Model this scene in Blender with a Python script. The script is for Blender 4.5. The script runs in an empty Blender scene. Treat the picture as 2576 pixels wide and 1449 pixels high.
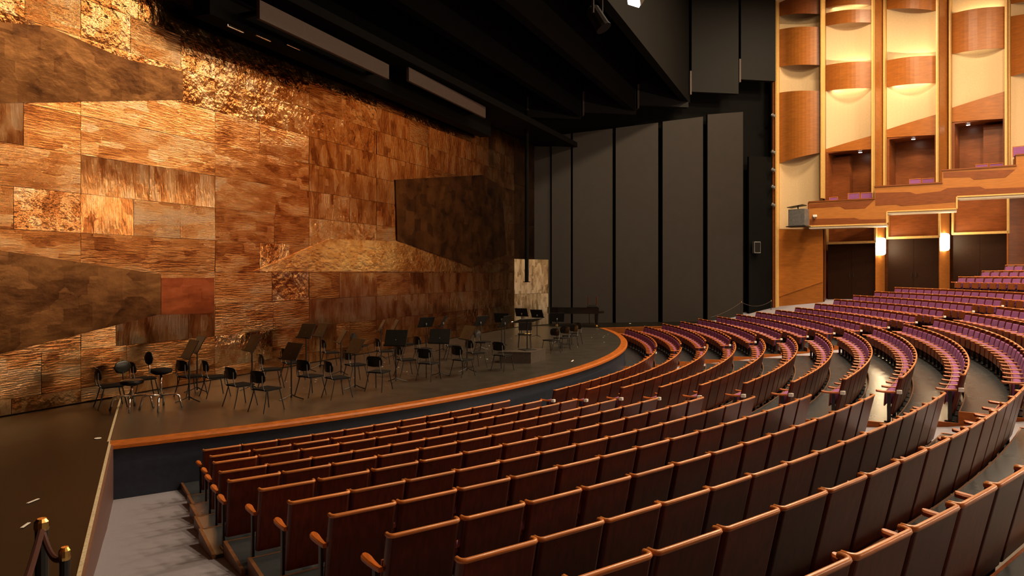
import bpy, bmesh, math, random
from mathutils import Vector, Matrix
random.seed(7)
sc = bpy.context.scene
col = sc.collection

# ------------------------------------------------------------------ camera, world, exposure, large lights
# world: x along the curtain (to the right), y towards the stage, z = 0 on the stage floor
F_PX, VH, PHI, EYE = 1724.3, 687.8, 0.429, 2.6
S_, C_ = math.sin(PHI), math.cos(PHI)
cam_d = bpy.data.cameras.new('camera')
cam_d.sensor_width = 36.0
cam_d.lens = 36.0 * F_PX / 2576.0
cam_d.shift_y = -(724.5 - VH) / 2576.0
cam_d.clip_end = 300
cam = bpy.data.objects.new('camera', cam_d)
col.objects.link(cam)
fw = Vector((C_, S_, 0)); rt = Vector((S_, -C_, 0)); up = Vector((0, 0, 1))
cam.matrix_world = Matrix(((rt.x, up.x, -fw.x, 0), (rt.y, up.y, -fw.y, 0), (rt.z, up.z, -fw.z, EYE), (0, 0, 0, 1)))
sc.camera = cam
w = bpy.data.worlds.new('world'); sc.world = w; w.use_nodes = True
w.node_tree.nodes['Background'].inputs[0].default_value = (0.02, 0.018, 0.015, 1)
w.node_tree.nodes['Background'].inputs[1].default_value = 0.25
sc.view_settings.view_transform = 'Standard'
sc.view_settings.look = 'None'
sc.view_settings.gamma = 1.0
sc.view_settings.use_curve_mapping = False
sc.view_settings.exposure = 0.0
sc.cycles.use_denoising = True
sc.cycles.max_bounces = 5
sc.cycles.glossy_bounces = 3
sc.cycles.diffuse_bounces = 3
sc.cycles.use_adaptive_sampling = True
sc.cycles.adaptive_threshold = 0.03
sc.cycles.sample_clamp_indirect = 6.0
WARM = (1.0, 0.74, 0.46)

def area(name, loc, target, size, power, color=WARM, shape='DISK', size_y=None, spread=math.pi):
    l = bpy.data.lights.new(name, 'AREA'); l.shape = shape; l.size = size
    if size_y: l.size_y = size_y
    l.energy = power; l.color = color; l.spread = spread
    o = bpy.data.objects.new(name, l); col.objects.link(o)
    o.location = loc
    d = Vector(target) - Vector(loc)
    o.rotation_euler = d.to_track_quat('-Z', 'Y').to_euler()
    return o
# house lights in the hall ceiling, over the seats
for (x, y, pw) in ((12, -2, 1050), (20, -2, 1500), (28, -2, 1500), (35, -2, 1200), (8, -8, 650), (16, -8, 1000), (24, -8, 1100), (32, -8, 1100),
                   (22, -14, 600), (32, -14, 700)):
    area('house_light', (x, y, 17.3), (x, y, 0), 1.5, pw)

# ------------------------------------------------------------------ helpers
def ray(u, v):
    a = (u - 1288) / F_PX; b = -(v - VH) / F_PX
    return Vector((C_ + a * S_, S_ - a * C_, b))
E0 = Vector((0, 0, EYE))
def on_z(u, v, z):
    r = ray(u, v); return E0 + r * ((z - EYE) / r.z)
def on_y(u, v, y):
    r = ray(u, v); return E0 + r * (y / r.y)
def on_plane(u, v, P, d):
    """point of the vertical plane through plan point P with plan direction d that is seen at (u, v)"""
    r = ray(u, v); n = (-d[1], d[0])
    t = (P[0] * n[0] + P[1] * n[1]) / (r.x * n[0] + r.y * n[1])
    return E0 + r * t
def project(p):
    X = p[0] * S_ - p[1] * C_; Y = p[0] * C_ + p[1] * S_
    return 1288 + F_PX * X / Y, VH - F_PX * (p[2] - EYE) / Y, Y

class MB:
    def __init__(s): s.v = []; s.f = []; s.m = []; s.mi = 0
    def add(s, vs, fs):
        o = len(s.v); s.v += [tuple(p) for p in vs]
        s.f += [tuple(i + o for i in f) for f in fs]; s.m += [s.mi] * len(fs)
    def box(s, x0, x1, y0, y1, z0, z1, M=None):
        vs = [Vector(p) for p in ((x0,y0,z0),(x1,y0,z0),(x1,y1,z0),(x0,y1,z0),(x0,y0,z1),(x1,y0,z1),(x1,y1,z1),(x0,y1,z1))]
        if M: vs = [M @ p for p in vs]
        s.add(vs, [(0,3,2,1),(4,5,6,7),(0,1,5,4),(1,2,6,5),(2,3,7,6),(3,0,4,7)])
    def rbox(s, x0, x1, y0, y1, z0, z1, b, M=None):
        """box with chamfered edges"""
        bm = bmesh.new(); bmesh.ops.create_cube(bm, size=1)
        for q in bm.verts:
            q.co = Vector(((x0+x1)/2 + q.co.x*(x1-x0), (y0+y1)/2 + q.co.y*(y1-y0), (z0+z1)/2 + q.co.z*(z1-z0)))
        bmesh.ops.bevel(bm, geom=bm.edges[:], offset=b, segments=2, profile=0.6, affect='EDGES')
        bm.verts.index_update()
        s.add([(M @ q.co) if M else q.co.copy() for q in bm.verts], [[q.index for q in f.verts] for f in bm.faces]); bm.free()
    def prism(s, pts, z0, z1):
        """plan polygon (counter-clockwise) between z0 and z1 (numbers or lists)"""
        n = len(pts)
        a = z0 if isinstance(z0, (list, tuple)) else [z0] * n
        b = z1 if isinstance(z1, (list, tuple)) else [z1] * n
        vs = [(p[0], p[1], a[i]) for i, p in enumerate(pts)] + [(p[0], p[1], b[i]) for i, p in enumerate(pts)]
        s.add(vs, [tuple(reversed(range(n))), tuple(range(n, 2*n))] + [(i, (i+1) % n, n+(i+1) % n, n+i) for i in range(n)])
    def slab(s, pts, nrm, th):
        """planar 3-D polygon given thickness th along -nrm"""
        n = len(pts); P = [Vector(p) for p in pts]; d = Vector(nrm).normalized() * th
        c = (P[1]-P[0]).cross(P[2]-P[0])
        if c.dot(d) < 0: P.reverse()
        vs = P + [p - d for p in P]
        s.add(vs, [tuple(range(n)), tuple(reversed(range(n, 2*n)))] + [((i+1) % n, i, n+i, n+(i+1) % n) for i in range(n)])
    def tube(s, pts, r, n=8, cap=True):
        P = [Vector(p) for p in pts]; R = r if isinstance(r, (list, tuple)) else [r] * len(P)
        o = len(s.v); prev = None; vs = []; fs = []
        for i, p in enumerate(P):
            t = (P[min(i+1, len(P)-1)] - P[max(i-1, 0)]).normalized()
            if prev is None:
                a = Vector((0,0,1)) if abs(t.z) < 0.9 else Vector((1,0,0))
                x = t.cross(a).normalized()
            else: x = (prev - t * prev.dot(t)).normalized()
            prev = x; y = t.cross(x)
            vs += [p + (x*math.cos(2*math.pi*k/n) + y*math.sin(2*math.pi*k/n)) * R[i] for k in range(n)]
        for i in range(len(P)-1):
            fs += [(i*n+k, i*n+(k+1) % n, (i+1)*n+(k+1) % n, (i+1)*n+k) for k in range(n)]
        if cap: fs += [tuple(reversed(range(n))), tuple(range((len(P)-1)*n, len(P)*n))]
        s.add(vs, fs)
    def lathe(s, prof, n=14, M=None):
        """prof: (r, z) list"""
        vs = []; fs = []
        for r, z in prof: vs += [Vector((r*math.cos(2*math.pi*k/n), r*math.sin(2*math.pi*k/n), z)) for k in range(n)]
        for i in range(len(prof)-1):
            fs += [(i*n+k, i*n+(k+1) % n, (i+1)*n+(k+1) % n, (i+1)*n+k) for k in range(n)]
        fs += [tuple(reversed(range(n))), tuple(range((len(prof)-1)*n, len(prof)*n))]
        s.add([M @ p for p in vs] if M else vs, fs)
    def mesh(s, name, mats, smooth=False):
        me = bpy.data.meshes.new(name); me.from_pydata(s.v, [], s.f)
        for m in (mats if isinstance(mats, (list, tuple)) else [mats]): me.materials.append(m)
        if max(s.m, default=0): me.polygons.foreach_set('material_index', s.m)
        if smooth: me.shade_smooth() if smooth is True else me.shade_smooth()
        me.update(); return me
    def build(s, name, mats, parent=None, smooth=False, **tags):
        return link(name, s.mesh(name, mats, smooth), parent, **tags)
def link(name, data, parent=None, **tags):
    o = bpy.data.objects.new(name, data); col.objects.link(o)
    if parent: o.parent = parent
    for k, v in tags.items(): o[k] = v
    return o
def empty(name, loc=(0, 0, 0), rz=0.0, **tags):
    o = link(name, None, **tags); o.location = loc; o.rotation_euler = (0, 0, rz); o.empty_display_size = 0.1
    return o
def copy_tree(src, **tags):
    c = src.copy(); col.objects.link(c)
    for k, v in tags.items(): c[k] = v
    for ch in [q for q in KIDS.get(src.name, [])]:
        d = ch.copy(); col.objects.link(d); d.parent = c
        for g in KIDS.get(ch.name, []):
            e = g.copy(); col.objects.link(e); e.parent = d
    return c
KIDS = {}
def kids(root):
    for o in bpy.data.objects:
        if o.parent: KIDS.setdefault(o.parent.name, [])
    for o in bpy.data.objects:
        if o.parent == root: KIDS.setdefault(root.name, []).append(o)
    for ch in list(KIDS.get(root.name, [])):
        KIDS[ch.name] = [o for o in bpy.data.objects if o.parent == ch]
ORD = ['first','second','third','fourth','fifth','sixth','seventh','eighth','ninth','tenth','eleventh','twelfth','thirteenth','fourteenth','fifteenth','sixteenth','seventeenth','eighteenth','nineteenth','twentieth']
TENS = {2: 'twenty', 3: 'thirty', 4: 'forty'}
def ordinal(n):
    if n <= 20: return ORD[n-1]
    if n % 10 == 0: return {30: 'thirtieth', 40: 'fortieth'}[n]
    return TENS[n // 10] + '-' + ORD[n % 10 - 1]

# ------------------------------------------------------------------ materials
def mat(name, rgb, rough=0.5, metal=0.0, var=0.25, scale=(3, 3, 3), spec=0.5, bump=0.0, bscale=40, coat=0.0, rnd=0.0, noise=4.0, rvar=0.0, dark=None):
    m = bpy.data.materials.new(name); m.use_nodes = True
    N = m.node_tree.nodes; L = m.node_tree.links; b = N['Principled BSDF']
    tc = N.new('ShaderNodeTexCoord'); mp = N.new('ShaderNodeMapping'); mp.inputs['Scale'].default_value = scale
    L.new(tc.outputs['Object'], mp.inputs[0])
    nz = N.new('ShaderNodeTexNoise'); nz.inputs['Scale'].default_value = noise; nz.inputs['Detail'].default_value = 5
    L.new(mp.outputs[0], nz.inputs['Vector'])
    rp = N.new('ShaderNodeValToRGB')
    lo = dark or tuple(c * (1 - var) for c in rgb); hi = tuple(min(1, c * (1 + var)) for c in rgb)
    rp.color_ramp.elements[0].position = 0.3; rp.color_ramp.elements[1].position = 0.7
    rp.color_ramp.elements[0].color = (*lo, 1); rp.color_ramp.elements[1].color = (*hi, 1)
    L.new(nz.outputs['Fac'], rp.inputs[0]); out = rp.outputs[0]
    if rnd:
        oi = N.new('ShaderNodeObjectInfo'); mr = N.new('ShaderNodeMapRange')
        mr.inputs['To Min'].default_value = 1 - rnd; mr.inputs['To Max'].default_value = 1 + rnd
        L.new(oi.outputs['Random'], mr.inputs[0])
        hv = N.new('ShaderNodeHueSaturation'); L.new(out, hv.inputs['Color']); L.new(mr.outputs[0], hv.inputs['Value']); out = hv.outputs[0]
        ad = N.new('ShaderNodeVectorMath'); ad.operation = 'ADD'
        cx = N.new('ShaderNodeMath'); cx.operation = 'MULTIPLY'; cx.inputs[1].default_value = 37.0
        L.new(oi.outputs['Random'], cx.inputs[0]); L.new(tc.outputs['Object'], ad.inputs[0]); L.new(cx.outputs[0], ad.inputs[1]); L.new(ad.outputs[0], mp.inputs[0])
    L.new(out, b.inputs['Base Color'])
    b.inputs['Roughness'].default_value = rough; b.inputs['Metallic'].default_value = metal
    b.inputs['Specular IOR Level'].default_value = spec
    if coat: b.inputs['Coat Weight'].default_value = coat; b.inputs['Coat Roughness'].default_value = 0.12
    if rvar:
        mr2 = N.new('ShaderNodeMapRange'); mr2.inputs['To Min'].default_value = rough - rvar; mr2.inputs['To Max'].default_value = rough + rvar
        L.new(nz.outputs['Fac'], mr2.inputs[0]); L.new(mr2.outputs[0], b.inputs['Roughness'])
    if bump:
        n2 = N.new('ShaderNodeTexNoise'); n2.inputs['Scale'].default_value = bscale; n2.inputs['Detail'].default_value = 3
        L.new(tc.outputs['Object'], n2.inputs['Vector'])
        bp = N.new('ShaderNodeBump'); bp.inputs['Strength'].default_value = bump; bp.inputs['Distance'].default_value = 0.02
        L.new(n2.outputs['Fac'], bp.inputs['Height']); L.new(bp.outputs[0], b.inputs['Normal'])
    return m
def glow(name, rgb, st):
    m = bpy.data.materials.new(name); m.use_nodes = True
    b = m.node_tree.nodes['Principled BSDF']; b.inputs['Base Color'].default_value = (*rgb, 1)
    b.inputs['Emission Color'].default_value = (*rgb, 1); b.inputs['Emission Strength'].default_value = st
    return m
M = {}
M['seat_back'] = mat('mahogany_veneer', (0.09, 0.0145, 0.0045), 0.36, var=0.3, scale=(8, 8, 0.5), rnd=0.3, coat=0.06, spec=0.3)
M['rail'] = mat('polished_wood_rail', (0.53, 0.18, 0.045), 0.3, var=0.3, scale=(1, 20, 20), rnd=0.15, coat=0.15)
M['arm'] = mat('orange_wood', (0.46, 0.11, 0.014), 0.4, var=0.25, scale=(12, 2, 12), coat=0.08, rnd=0.1)
M['seat_board'] = mat('red_plywood', (0.24, 0.06, 0.016), 0.35, var=0.3, scale=(10, 10, 2), rnd=0.2)
M['purple'] = mat('purple_cloth', (0.25, 0.088, 0.25), 0.9, var=0.2, noise=30, spec=0.2, rnd=0.15, bump=0.15, bscale=220)
M['black_metal'] = mat('black_metal', (0.012, 0.012, 0.012), 0.4, var=0.2)
M['plate'] = mat('white_plastic', (0.9, 0.89, 0.86), 0.5, var=0.03)
M['rim'] = mat('orange_oak', (0.40, 0.105, 0.010), 0.5, var=0.3, spec=0.35, scale=(2, 2, 30), bump=0.05)
M['lino'] = mat('grey_linoleum', (0.042, 0.049, 0.058), 0.27, var=0.15, noise=1.2, rvar=0.015)
M['carpet'] = mat('grey_lilac_carpet', (0.35, 0.34, 0.41), 1.0, var=0.14, noise=90, spec=0.1, bump=0.4, bscale=300)
M['stage'] = mat('dark_stage_floor', (0.040, 0.035, 0.029), 0.34, var=0.2, noise=0.7, rvar=0.02, spec=0.3)
M['forestage'] = mat('black_stage_floor', (0.0095, 0.0075, 0.005), 0.45, var=0.2, noise=0.8, rvar=0.02, spec=0.09)
M['navy'] = mat('navy_paint', (0.016, 0.023, 0.042), 0.5, var=0.2)
M['pinkwall'] = mat('brown_pink_paint', (0.12, 0.062, 0.055), 0.5, var=0.12)
M['whiteline'] = mat('worn_white_paint', (0.62, 0.53, 0.36), 0.7, var=0.25, noise=12)
M['black'] = mat('black_paint', (0.0013, 0.0013, 0.0012), 0.8, var=0.2, noise=2, spec=0.12)
M['panel'] = mat('charcoal_panel', (0.0128, 0.009, 0.0064), 0.6, var=0.12, noise=0.7, spec=0.3)
M['portal_grey'] = mat('portal_grey_paint', (0.0042, 0.004, 0.0037), 0.65, var=0.1, spec=0.2)
M['rear_lamp'] = glow('rear_lamp_glass', (1.0, 0.85, 0.6), 60.0)
M['wood_edge'] = mat('brown_wood_edge', (0.17, 0.07, 0.028), 0.5, var=0.25, scale=(3, 3, 10))
M['grey_panel'] = mat('grey_brown_panel', (0.065, 0.043, 0.036), 0.65, var=0.1)
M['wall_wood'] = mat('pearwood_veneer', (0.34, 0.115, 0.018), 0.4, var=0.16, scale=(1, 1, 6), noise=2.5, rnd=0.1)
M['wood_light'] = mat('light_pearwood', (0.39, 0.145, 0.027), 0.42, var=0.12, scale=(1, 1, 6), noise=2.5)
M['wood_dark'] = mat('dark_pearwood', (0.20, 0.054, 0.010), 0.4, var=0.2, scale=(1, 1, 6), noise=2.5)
M['door'] = mat('dark_door_veneer', (0.022, 0.0075, 0.0026), 0.5, var=0.2, scale=(2, 2, 8), spec=0.15)
M['cream'] = mat('cream_stucco', (0.64, 0.48, 0.28), 0.85, var=0.05, noise=6, bump=0.08, bscale=25)
M['gold'] = mat('pale_gold_strip', (0.66, 0.42, 0.14), 0.42, var=0.1)
M['soffit'] = mat('cream_soffit', (0.7, 0.62, 0.5), 0.5, var=0.05)
M['chrome'] = mat('chrome', (0.75, 0.73, 0.7), 0.16, metal=1.0, var=0.05)
M['brass'] = mat('brass', (0.75, 0.48, 0.15), 0.25, metal=1.0, var=0.1)
M['rope'] = mat('red_rope', (0.05, 0.010, 0.006), 0.75, var=0.3, noise=60)
M['chair_black'] = mat('black_plywood', (0.008, 0.008, 0.008), 0.32, var=0.25)
M['chair_pad'] = mat('charcoal_cloth', (0.011, 0.0095, 0.009), 0.9, var=0.2, noise=30, spec=0.12)
M['desk'] = mat('black_desk', (0.010, 0.0095, 0.009), 0.45, var=0.2, spec=0.3)
M['piano'] = mat('piano_lacquer', (0.006, 0.006, 0.006), 0.12, var=0.1, coat=0.5)
M['ivory'] = mat('ivory_keys', (0.7, 0.66, 0.55), 0.4, var=0.05)
M['grey_metal'] = mat('grey_metal', (0.16, 0.16, 0.16), 0.4, metal=0.3, var=0.2)
M['paper'] = mat('yellow_paper', (0.65, 0.52, 0.16), 0.8, var=0.05)
M['podium'] = mat('grey_podium_cloth', (0.06, 0.046, 0.038), 0.85, var=0.15, spec=0.2)
M['lamp_white'] = glow('lamp_glass', (1.0, 0.82, 0.5), 40.0)
M['lamp_small'] = glow('downlight_glass', (1.0, 0.9, 0.75), 30.0)
M['lamp_cool'] = glow('spot_glass', (1.0, 0.97, 0.92), 25.0)

def copper(name, tones, rough, bstr, bscale, streak):
    """old sheet metal: blotched copper tones per sheet, dented"""
    m = bpy.data.materials.new(name); m.use_nodes = True
    N = m.node_tree.nodes; L = m.node_tree.links; b = N['Principled BSDF']
    tc = N.new('ShaderNodeTexCoord'); oi = N.new('ShaderNodeObjectInfo')
    mul = N.new('ShaderNodeMath'); mul.operation = 'MULTIPLY'; mul.inputs[1].default_value = 53.0
    L.new(oi.outputs['Random'], mul.inputs[0])
    ad = N.new('ShaderNodeVectorMath'); ad.operation = 'ADD'; L.new(tc.outputs['Object'], ad.inputs[0]); L.new(mul.outputs[0], ad.inputs[1])
    mq = N.new('ShaderNodeMapping'); mq.inputs['Scale'].default_value = streak; L.new(ad.outputs[0], mq.inputs[0])
    mp = N.new('ShaderNodeMapping'); mp.inputs['Scale'].default_value = tuple(q ** 0.45 for q in streak); L.new(ad.outputs[0], mp.inputs[0])
    n1 = N.new('ShaderNodeTexNoise'); n1.inputs['Scale'].default_value = 1.6; n1.inputs['Detail'].default_value = 7; n1.inputs['Roughness'].default_value = 0.65
    L.new(mp.outputs[0], n1.inputs['Vector'])
    vor = N.new('ShaderNodeTexVoronoi'); vor.distance = 'CHEBYCHEV'; vor.inputs['Scale'].default_value = 2.2
    L.new(mp.outputs[0], vor.inputs['Vector'])
    sp = N.new('ShaderNodeSeparateColor'); L.new(vor.outputs['Color'], sp.inputs[0])
    mx = N.new('ShaderNodeMath'); mx.operation = 'MULTIPLY_ADD'; mx.inputs[1].default_value = 0.30; L.new(sp.outputs[0], mx.inputs[0]); L.new(n1.outputs['Fac'], mx.inputs[2])
    m2 = N.new('ShaderNodeMath'); m2.operation = 'MULTIPLY_ADD'; m2.inputs[1].default_value = 0.18; L.new(oi.outputs['Random'], m2.inputs[0]); L.new(mx.outputs[0], m2.inputs[2])
    rp = N.new('ShaderNodeValToRGB'); cr = rp.color_ramp
    cr.elements[0].position = 0.45; cr.elements[1].position = 1.1 if False else 1.0
    cr.elements[0].color = (*tones[0], 1); cr.elements[1].color = (*tones[-1], 1)
    for i, t in enumerate(tones[1:-1]):
        e = cr.elements.new(0.45 + 0.55 * (i + 1) / (len(tones) - 1)); e.color = (*t, 1)
    L.new(m2.outputs[0], rp.inputs[0]); L.new(rp.outputs[0], b.inputs['Base Color'])
    b.inputs['Metallic'].default_value = 1.0
    rr = N.new('ShaderNodeMapRange'); rr.inputs['To Min'].default_value = rough - 0.1; rr.inputs['To Max'].default_value = rough + 0.12
    L.new(n1.outputs['Fac'], rr.inputs[0]); L.new(rr.outputs[0], b.inputs['Roughness'])
    n2 = N.new('ShaderNodeTexNoise'); n2.inputs['Scale'].default_value = bscale; n2.inputs['Detail'].default_value = 4; L.new(mq.outputs[0], n2.inputs['Vector'])
    bp = N.new('ShaderNodeBump'); bp.inputs['Strength'].default_value = bstr; bp.inputs['Distance'].default_value = 0.05
    L.new(n2.outputs['Fac'], bp.inputs['Height']); L.new(bp.outputs[0], b.inputs['Normal'])
    return m
TONES = [(0.15, 0.050, 0.014), (0.27, 0.108, 0.032), (0.36, 0.170, 0.060), (0.44, 0.26, 0.12), (0.44, 0.30, 0.175)]
M['copper_h'] = copper('copper_sheet_combed', TONES, 0.17, 0.2, 8.0, (0.5, 1, 4.0))
M['copper_v'] = copper('copper_sheet_streaked', TONES, 0.19, 0.18, 8.0, (3.4, 1, 0.5))
M['copper_d'] = copper('copper_sheet_dented', TONES, 0.16, 0.42, 5.0, (1.4, 1, 1.2))
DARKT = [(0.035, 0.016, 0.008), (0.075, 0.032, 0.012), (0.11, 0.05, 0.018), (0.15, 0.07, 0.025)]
M['copper_dark'] = copper('dark_reflection_sheet', DARKT, 0.3, 0.12, 3.0, (1, 1, 1))
M['copper_brown'] = copper('brown_reflection_sheet', [tuple(c * 1.25 for c in t) for t in DARKT], 0.3, 0.2, 3.0, (1, 1, 1.4))
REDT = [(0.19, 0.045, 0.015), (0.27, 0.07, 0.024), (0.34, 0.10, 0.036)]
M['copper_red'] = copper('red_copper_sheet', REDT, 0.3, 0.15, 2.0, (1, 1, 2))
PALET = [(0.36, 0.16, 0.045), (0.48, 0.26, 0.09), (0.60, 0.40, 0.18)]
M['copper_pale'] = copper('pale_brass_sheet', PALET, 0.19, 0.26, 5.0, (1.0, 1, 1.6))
M['reflection_end'] = copper('pale_streaked_sheet', [(0.16, 0.11, 0.05), (0.5, 0.42, 0.24), (0.85, 0.78, 0.55), (0.95, 0.9, 0.7)], 0.3, 0.1, 4.0, (5.0, 5, 0.7))
M['copper_back'] = mat('dark_copper_edge', (0.12, 0.05, 0.02), 0.5, metal=1.0)

# ------------------------------------------------------------------ geometry of the hall
CX, CY = 19.41, 28.16            # centre of the arcs of stage edge and rows
R_STAGE = 21.92
R1, DR = 23.234, 0.85
ZT = [-0.004, 0.101, 0.227, 0.326, 0.452, 0.567, 0.675, 0.802, 0.905, 1.027, 1.214, 1.413, 1.597, 1.782, 1.967]   # top of seat backs, row by row
SEAT_H = 0.76
def row_r(k): return R1 + DR * k if k < 15 else 37.85 + 0.98 * (k - 15)
def row_z(k): return ZT[k] if k < 15 else 2.46 + 0.26 * (k - 15)
def polar(r, a, z=0.0): return Vector((CX + r * math.sin(a), CY - r * math.cos(a), z))
CURT_Y = 13.575
A_L, A_R = -0.599, 0.578
L_COR = polar(R_STAGE, A_L); R_COR = polar(R_STAGE, A_R)
LEDGE = Vector((3.8, 5.83, 0)) - L_COR; LEDGE.z = 0
REDGE = Vector((34.3, 6.54, 0)) - R_COR; REDGE.z = 0
PW0 = Vector((32.7, 13.7)); PW1 = Vector((40.4, 2.4)); PWD = (PW1 - PW0).normalized()
W0 = Vector((40.4, 2.4)); WD = Vector((0.144, -0.99)).normalized()

# ---- stage floor, forestage floors
arc = [polar(R_STAGE, A_L + (A_R - A_L) * i / 48) for i in range(49)]
m = MB(); m.prism([(p.x, p.y) for p in arc] + [(R_COR.x, 14.2), (10.29, 14.2)], -1.2, 0.0)
m.build('floor', M['stage'], kind='structure', label='dark stage floor with worn scratches')
lf = L_COR + LEDGE * 2.2
m = MB(); m.prism([(10.28, 14.2), (-8, 14.2), (-8, lf.y - 3), (lf.x, lf.y), (L_COR.x - 0.02, L_COR.y)], -1.2, -0.004)
m.build('floor_forestage', M['forestage'], kind='structure', label='black side stage floor')
rf = R_COR + REDGE * 2.6
m = MB(); m.prism([(R_COR.x, R_COR.y), (rf.x, rf.y), (45, rf.y), (45, 14.2), (R_COR.x, 14.2)], -1.2, -0.004)
m.build('floor_forestage', M['forestage'], kind='structure')
# white worn edge line and pinkish retaining wall on the left, wooden fascia on the right
def plank(m, P, Q, z0, z1, t, off=0.0):
    d = (Q - P); d = Vector((d.x, d.y)).normalized(); n = Vector((-d.y, d.x))
    a = Vector((P.x, P.y)) + n * off; b = Vector((Q.x, Q.y)) + n * off
    pts = [a, b, b + n * t, a + n * t]
    m.prism([(p.x, p.y) for p in pts], z0, z1)
m = MB(); plank(m, L_COR, lf, -1.2, -0.01, 0.05); m.build('wall_forestage', M['pinkwall'], kind='structure', label='low brown retaining wall beside the carpet')
m = MB(); plank(m, L_COR + Vector((0.02, 0.03, 0)), lf, -0.012, 0.010, 0.032, -0.012); m.build('trim_1', M['whiteline'], kind='structure', label='worn white edge line')
m = MB(); plank(m, Vector((9.7, 13.45, 0)), L_COR, 0.0, 0.006, 0.035, -0.04); m.build('trim_2', M['whiteline'], kind='structure')
m = MB(); plank(m, rf, R_COR, -1.2, 0.006, 0.06, -0.06); m.build('wall_fascia', M['rim'], kind='structure')
# curved rim of orange wood and dark blue stage front
m = MB()
N_ = 60
ri, ro = R_STAGE, R_STAGE + 0.25
prof = [(ri, 0.012), (ro - 0.03, 0.012), (ro, -0.02), (ro, -0.07), (ro - 0.05, -0.075), (ri, -0.075)]
vs = []; fs = []
for i in range(N_ + 1):
    a = A_L + (A_R - A_L) * i / N_
    vs += [polar(r, a, z) for r, z in prof]
k_ = len(prof)
for i in range(N_):
    for j in range(k_):
        fs.append((i*k_+j, i*k_+(j+1) % k_, (i+1)*k_+(j+1) % k_, (i+1)*k_+j))
fs += [tuple(range(k_)), tuple(reversed(range(N_*k_, (N_+1)*k_)))]
m.add(vs, fs); m.build('trim_3', M['rim'], kind='structure', label='curved orange wooden stage edge')
def arc_wall(m, r0, r1, a0, a1, z0, z1, n=40):
    pts = [polar(r1, a0 + (a1-a0)*i/n) for i in range(n+1)] + [polar(r0, a1 - (a1-a0)*i/n) for i in range(n+1)]
    # quads, so that long arcs stay planar
    for i in range(n):
        a = a0 + (a1-a0)*i/n; b = a0 + (a1-a0)*(i+1)/n
        P = [polar(r1, a), polar(r1, b), polar(r0, b), polar(r0, a)]
        vs = [(p.x, p.y, z0) for p in P] + [(p.x, p.y, z1) for p in P]
        f = [(3,2,1,0), (4,5,6,7), (0,1,5,4), (2,3,7,6)]
        if i == 0: f.append((3,0,4,7))
        if i == n-1: f.append((1,2,6,5))
        m.add(vs, f)
m = MB(); arc_wall(m, ri + 0.05, ri + 0.16, A_L, A_R, -1.2, -0.075); m.build('wall_stage_front', M['navy'], kind='structure', label='dark blue curved stage front')

# ---- carpet ramp under the rows, row platforms
def floor_k(k): return row_z(k) - SEAT_H
RAMP = [(ri + 0.16, floor_k(0) - 0.1)] + [(row_r(k) - 0.2, floor_k(k) - 0.06) for k in range(1, 15)] + [(36.2, floor_k(14) + 0.02), (52, floor_k(14) + 0.03)]
m = MB(); vs = []; fs = []
NA = 44; a0, a1 = -0.625, 0.95
for r, z in RAMP:
    vs += [polar(r, a0 + (a1-a0)*i/NA, z) for i in range(NA+1)]
for j in range(len(RAMP)-1):
    for i in range(NA): fs.append((j*(NA+1)+i, (j+1)*(NA+1)+i, (j+1)*(NA+1)+i+1, j*(NA+1)+i+1))
fs = [tuple(reversed(f)) for f in fs]
m.add(vs, fs); m.build('floor_carpet', M['carpet'], kind='structure', label='pale lilac-grey carpet of the aisles')

A_LL = [-0.549, -0.552, -0.556, -0.559, -0.562, -0.558, -0.556, -0.554, -0.551, -0.549, -0.5465, -0.537]
A_RF = [0.57, 0.562, 0.555, 0.553, 0.55, 0.542, 0.534, 0.526, 0.519, 0.512, 0.506, 0.502, 0.498, 0.49, 0.485, 0.474, 0.470, 0.466]
A_LR, A_ML, A_MR, A_RL = -0.288, -0.221, 0.17, 0.222
ROWS = []   # block, row, a0, a1
for k in range(12): ROWS.append(('near', k, A_LL[k], A_LR))
for k in range(15): ROWS.append(('middle', k, A_ML, A_MR))
for k in range(18): ROWS.append(('far', k, A_RL, A_RF[k]))
for blk, k, a0, a1 in ROWS:
    r = row_r(k); z = floor_k(k); ex = 0.10 / r
    r0 = ri + 0.17 if k == 0 else (r - 0.98 if k >= 15 else r - DR) - 0.06; r1 = r - 0.06
    root = empty('floor_tier', (0, 0, 0), kind='structure')
    m = MB(); arc_wall(m, r0, r1, a0 - ex, a1 + ex, z - (1.0 if k >= 15 else 0.4), z, 16)
    m.build('tier_floor', M['lino'], root)
    m = MB(); arc_wall(m, r0 - 0.014, r0 + 0.004, a0 - ex, a1 + ex, z - 0.2, z + 0.003, 16)
    if k == 0: m = None
    if m: m.build('nosing', M['wood_edge'], root)
    for a in (a0 - ex, a1 + ex):
        w_ = 0.035 / r
        b0, b1 = (a - w_, a) if a < (a0 + a1) / 2 else (a, a + w_)
        m = MB(); arc_wall(m, r0 - 0.015, r1, b0, b1, z - 0.35, z + 0.008, 1)
        m.build('end_board', M['wood_edge'] if (blk == 'near' and a < -0.4) else M['rim'], root)  # aisle ends painted orange as lit, near left ends browner

m = MB(); arc_wall(m, row_r(11) - 0.06, row_r(11) + 3.5, -0.62, A_LR + 0.02, floor_k(11) - 0.2, floor_k(11) + 0.19, 16)
m.build('floor_gangway', M['lino'], kind='structure', label='dark floor behind the last near row')
m = MB(); arc_wall(m, row_r(11) - 0.074, row_r(11) - 0.056, -0.62, A_LR + 0.02, floor_k(11) - 0.05, floor_k(11) + 0.193, 16)
m.build('trim_4', M['rim'], kind='structure')
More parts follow.
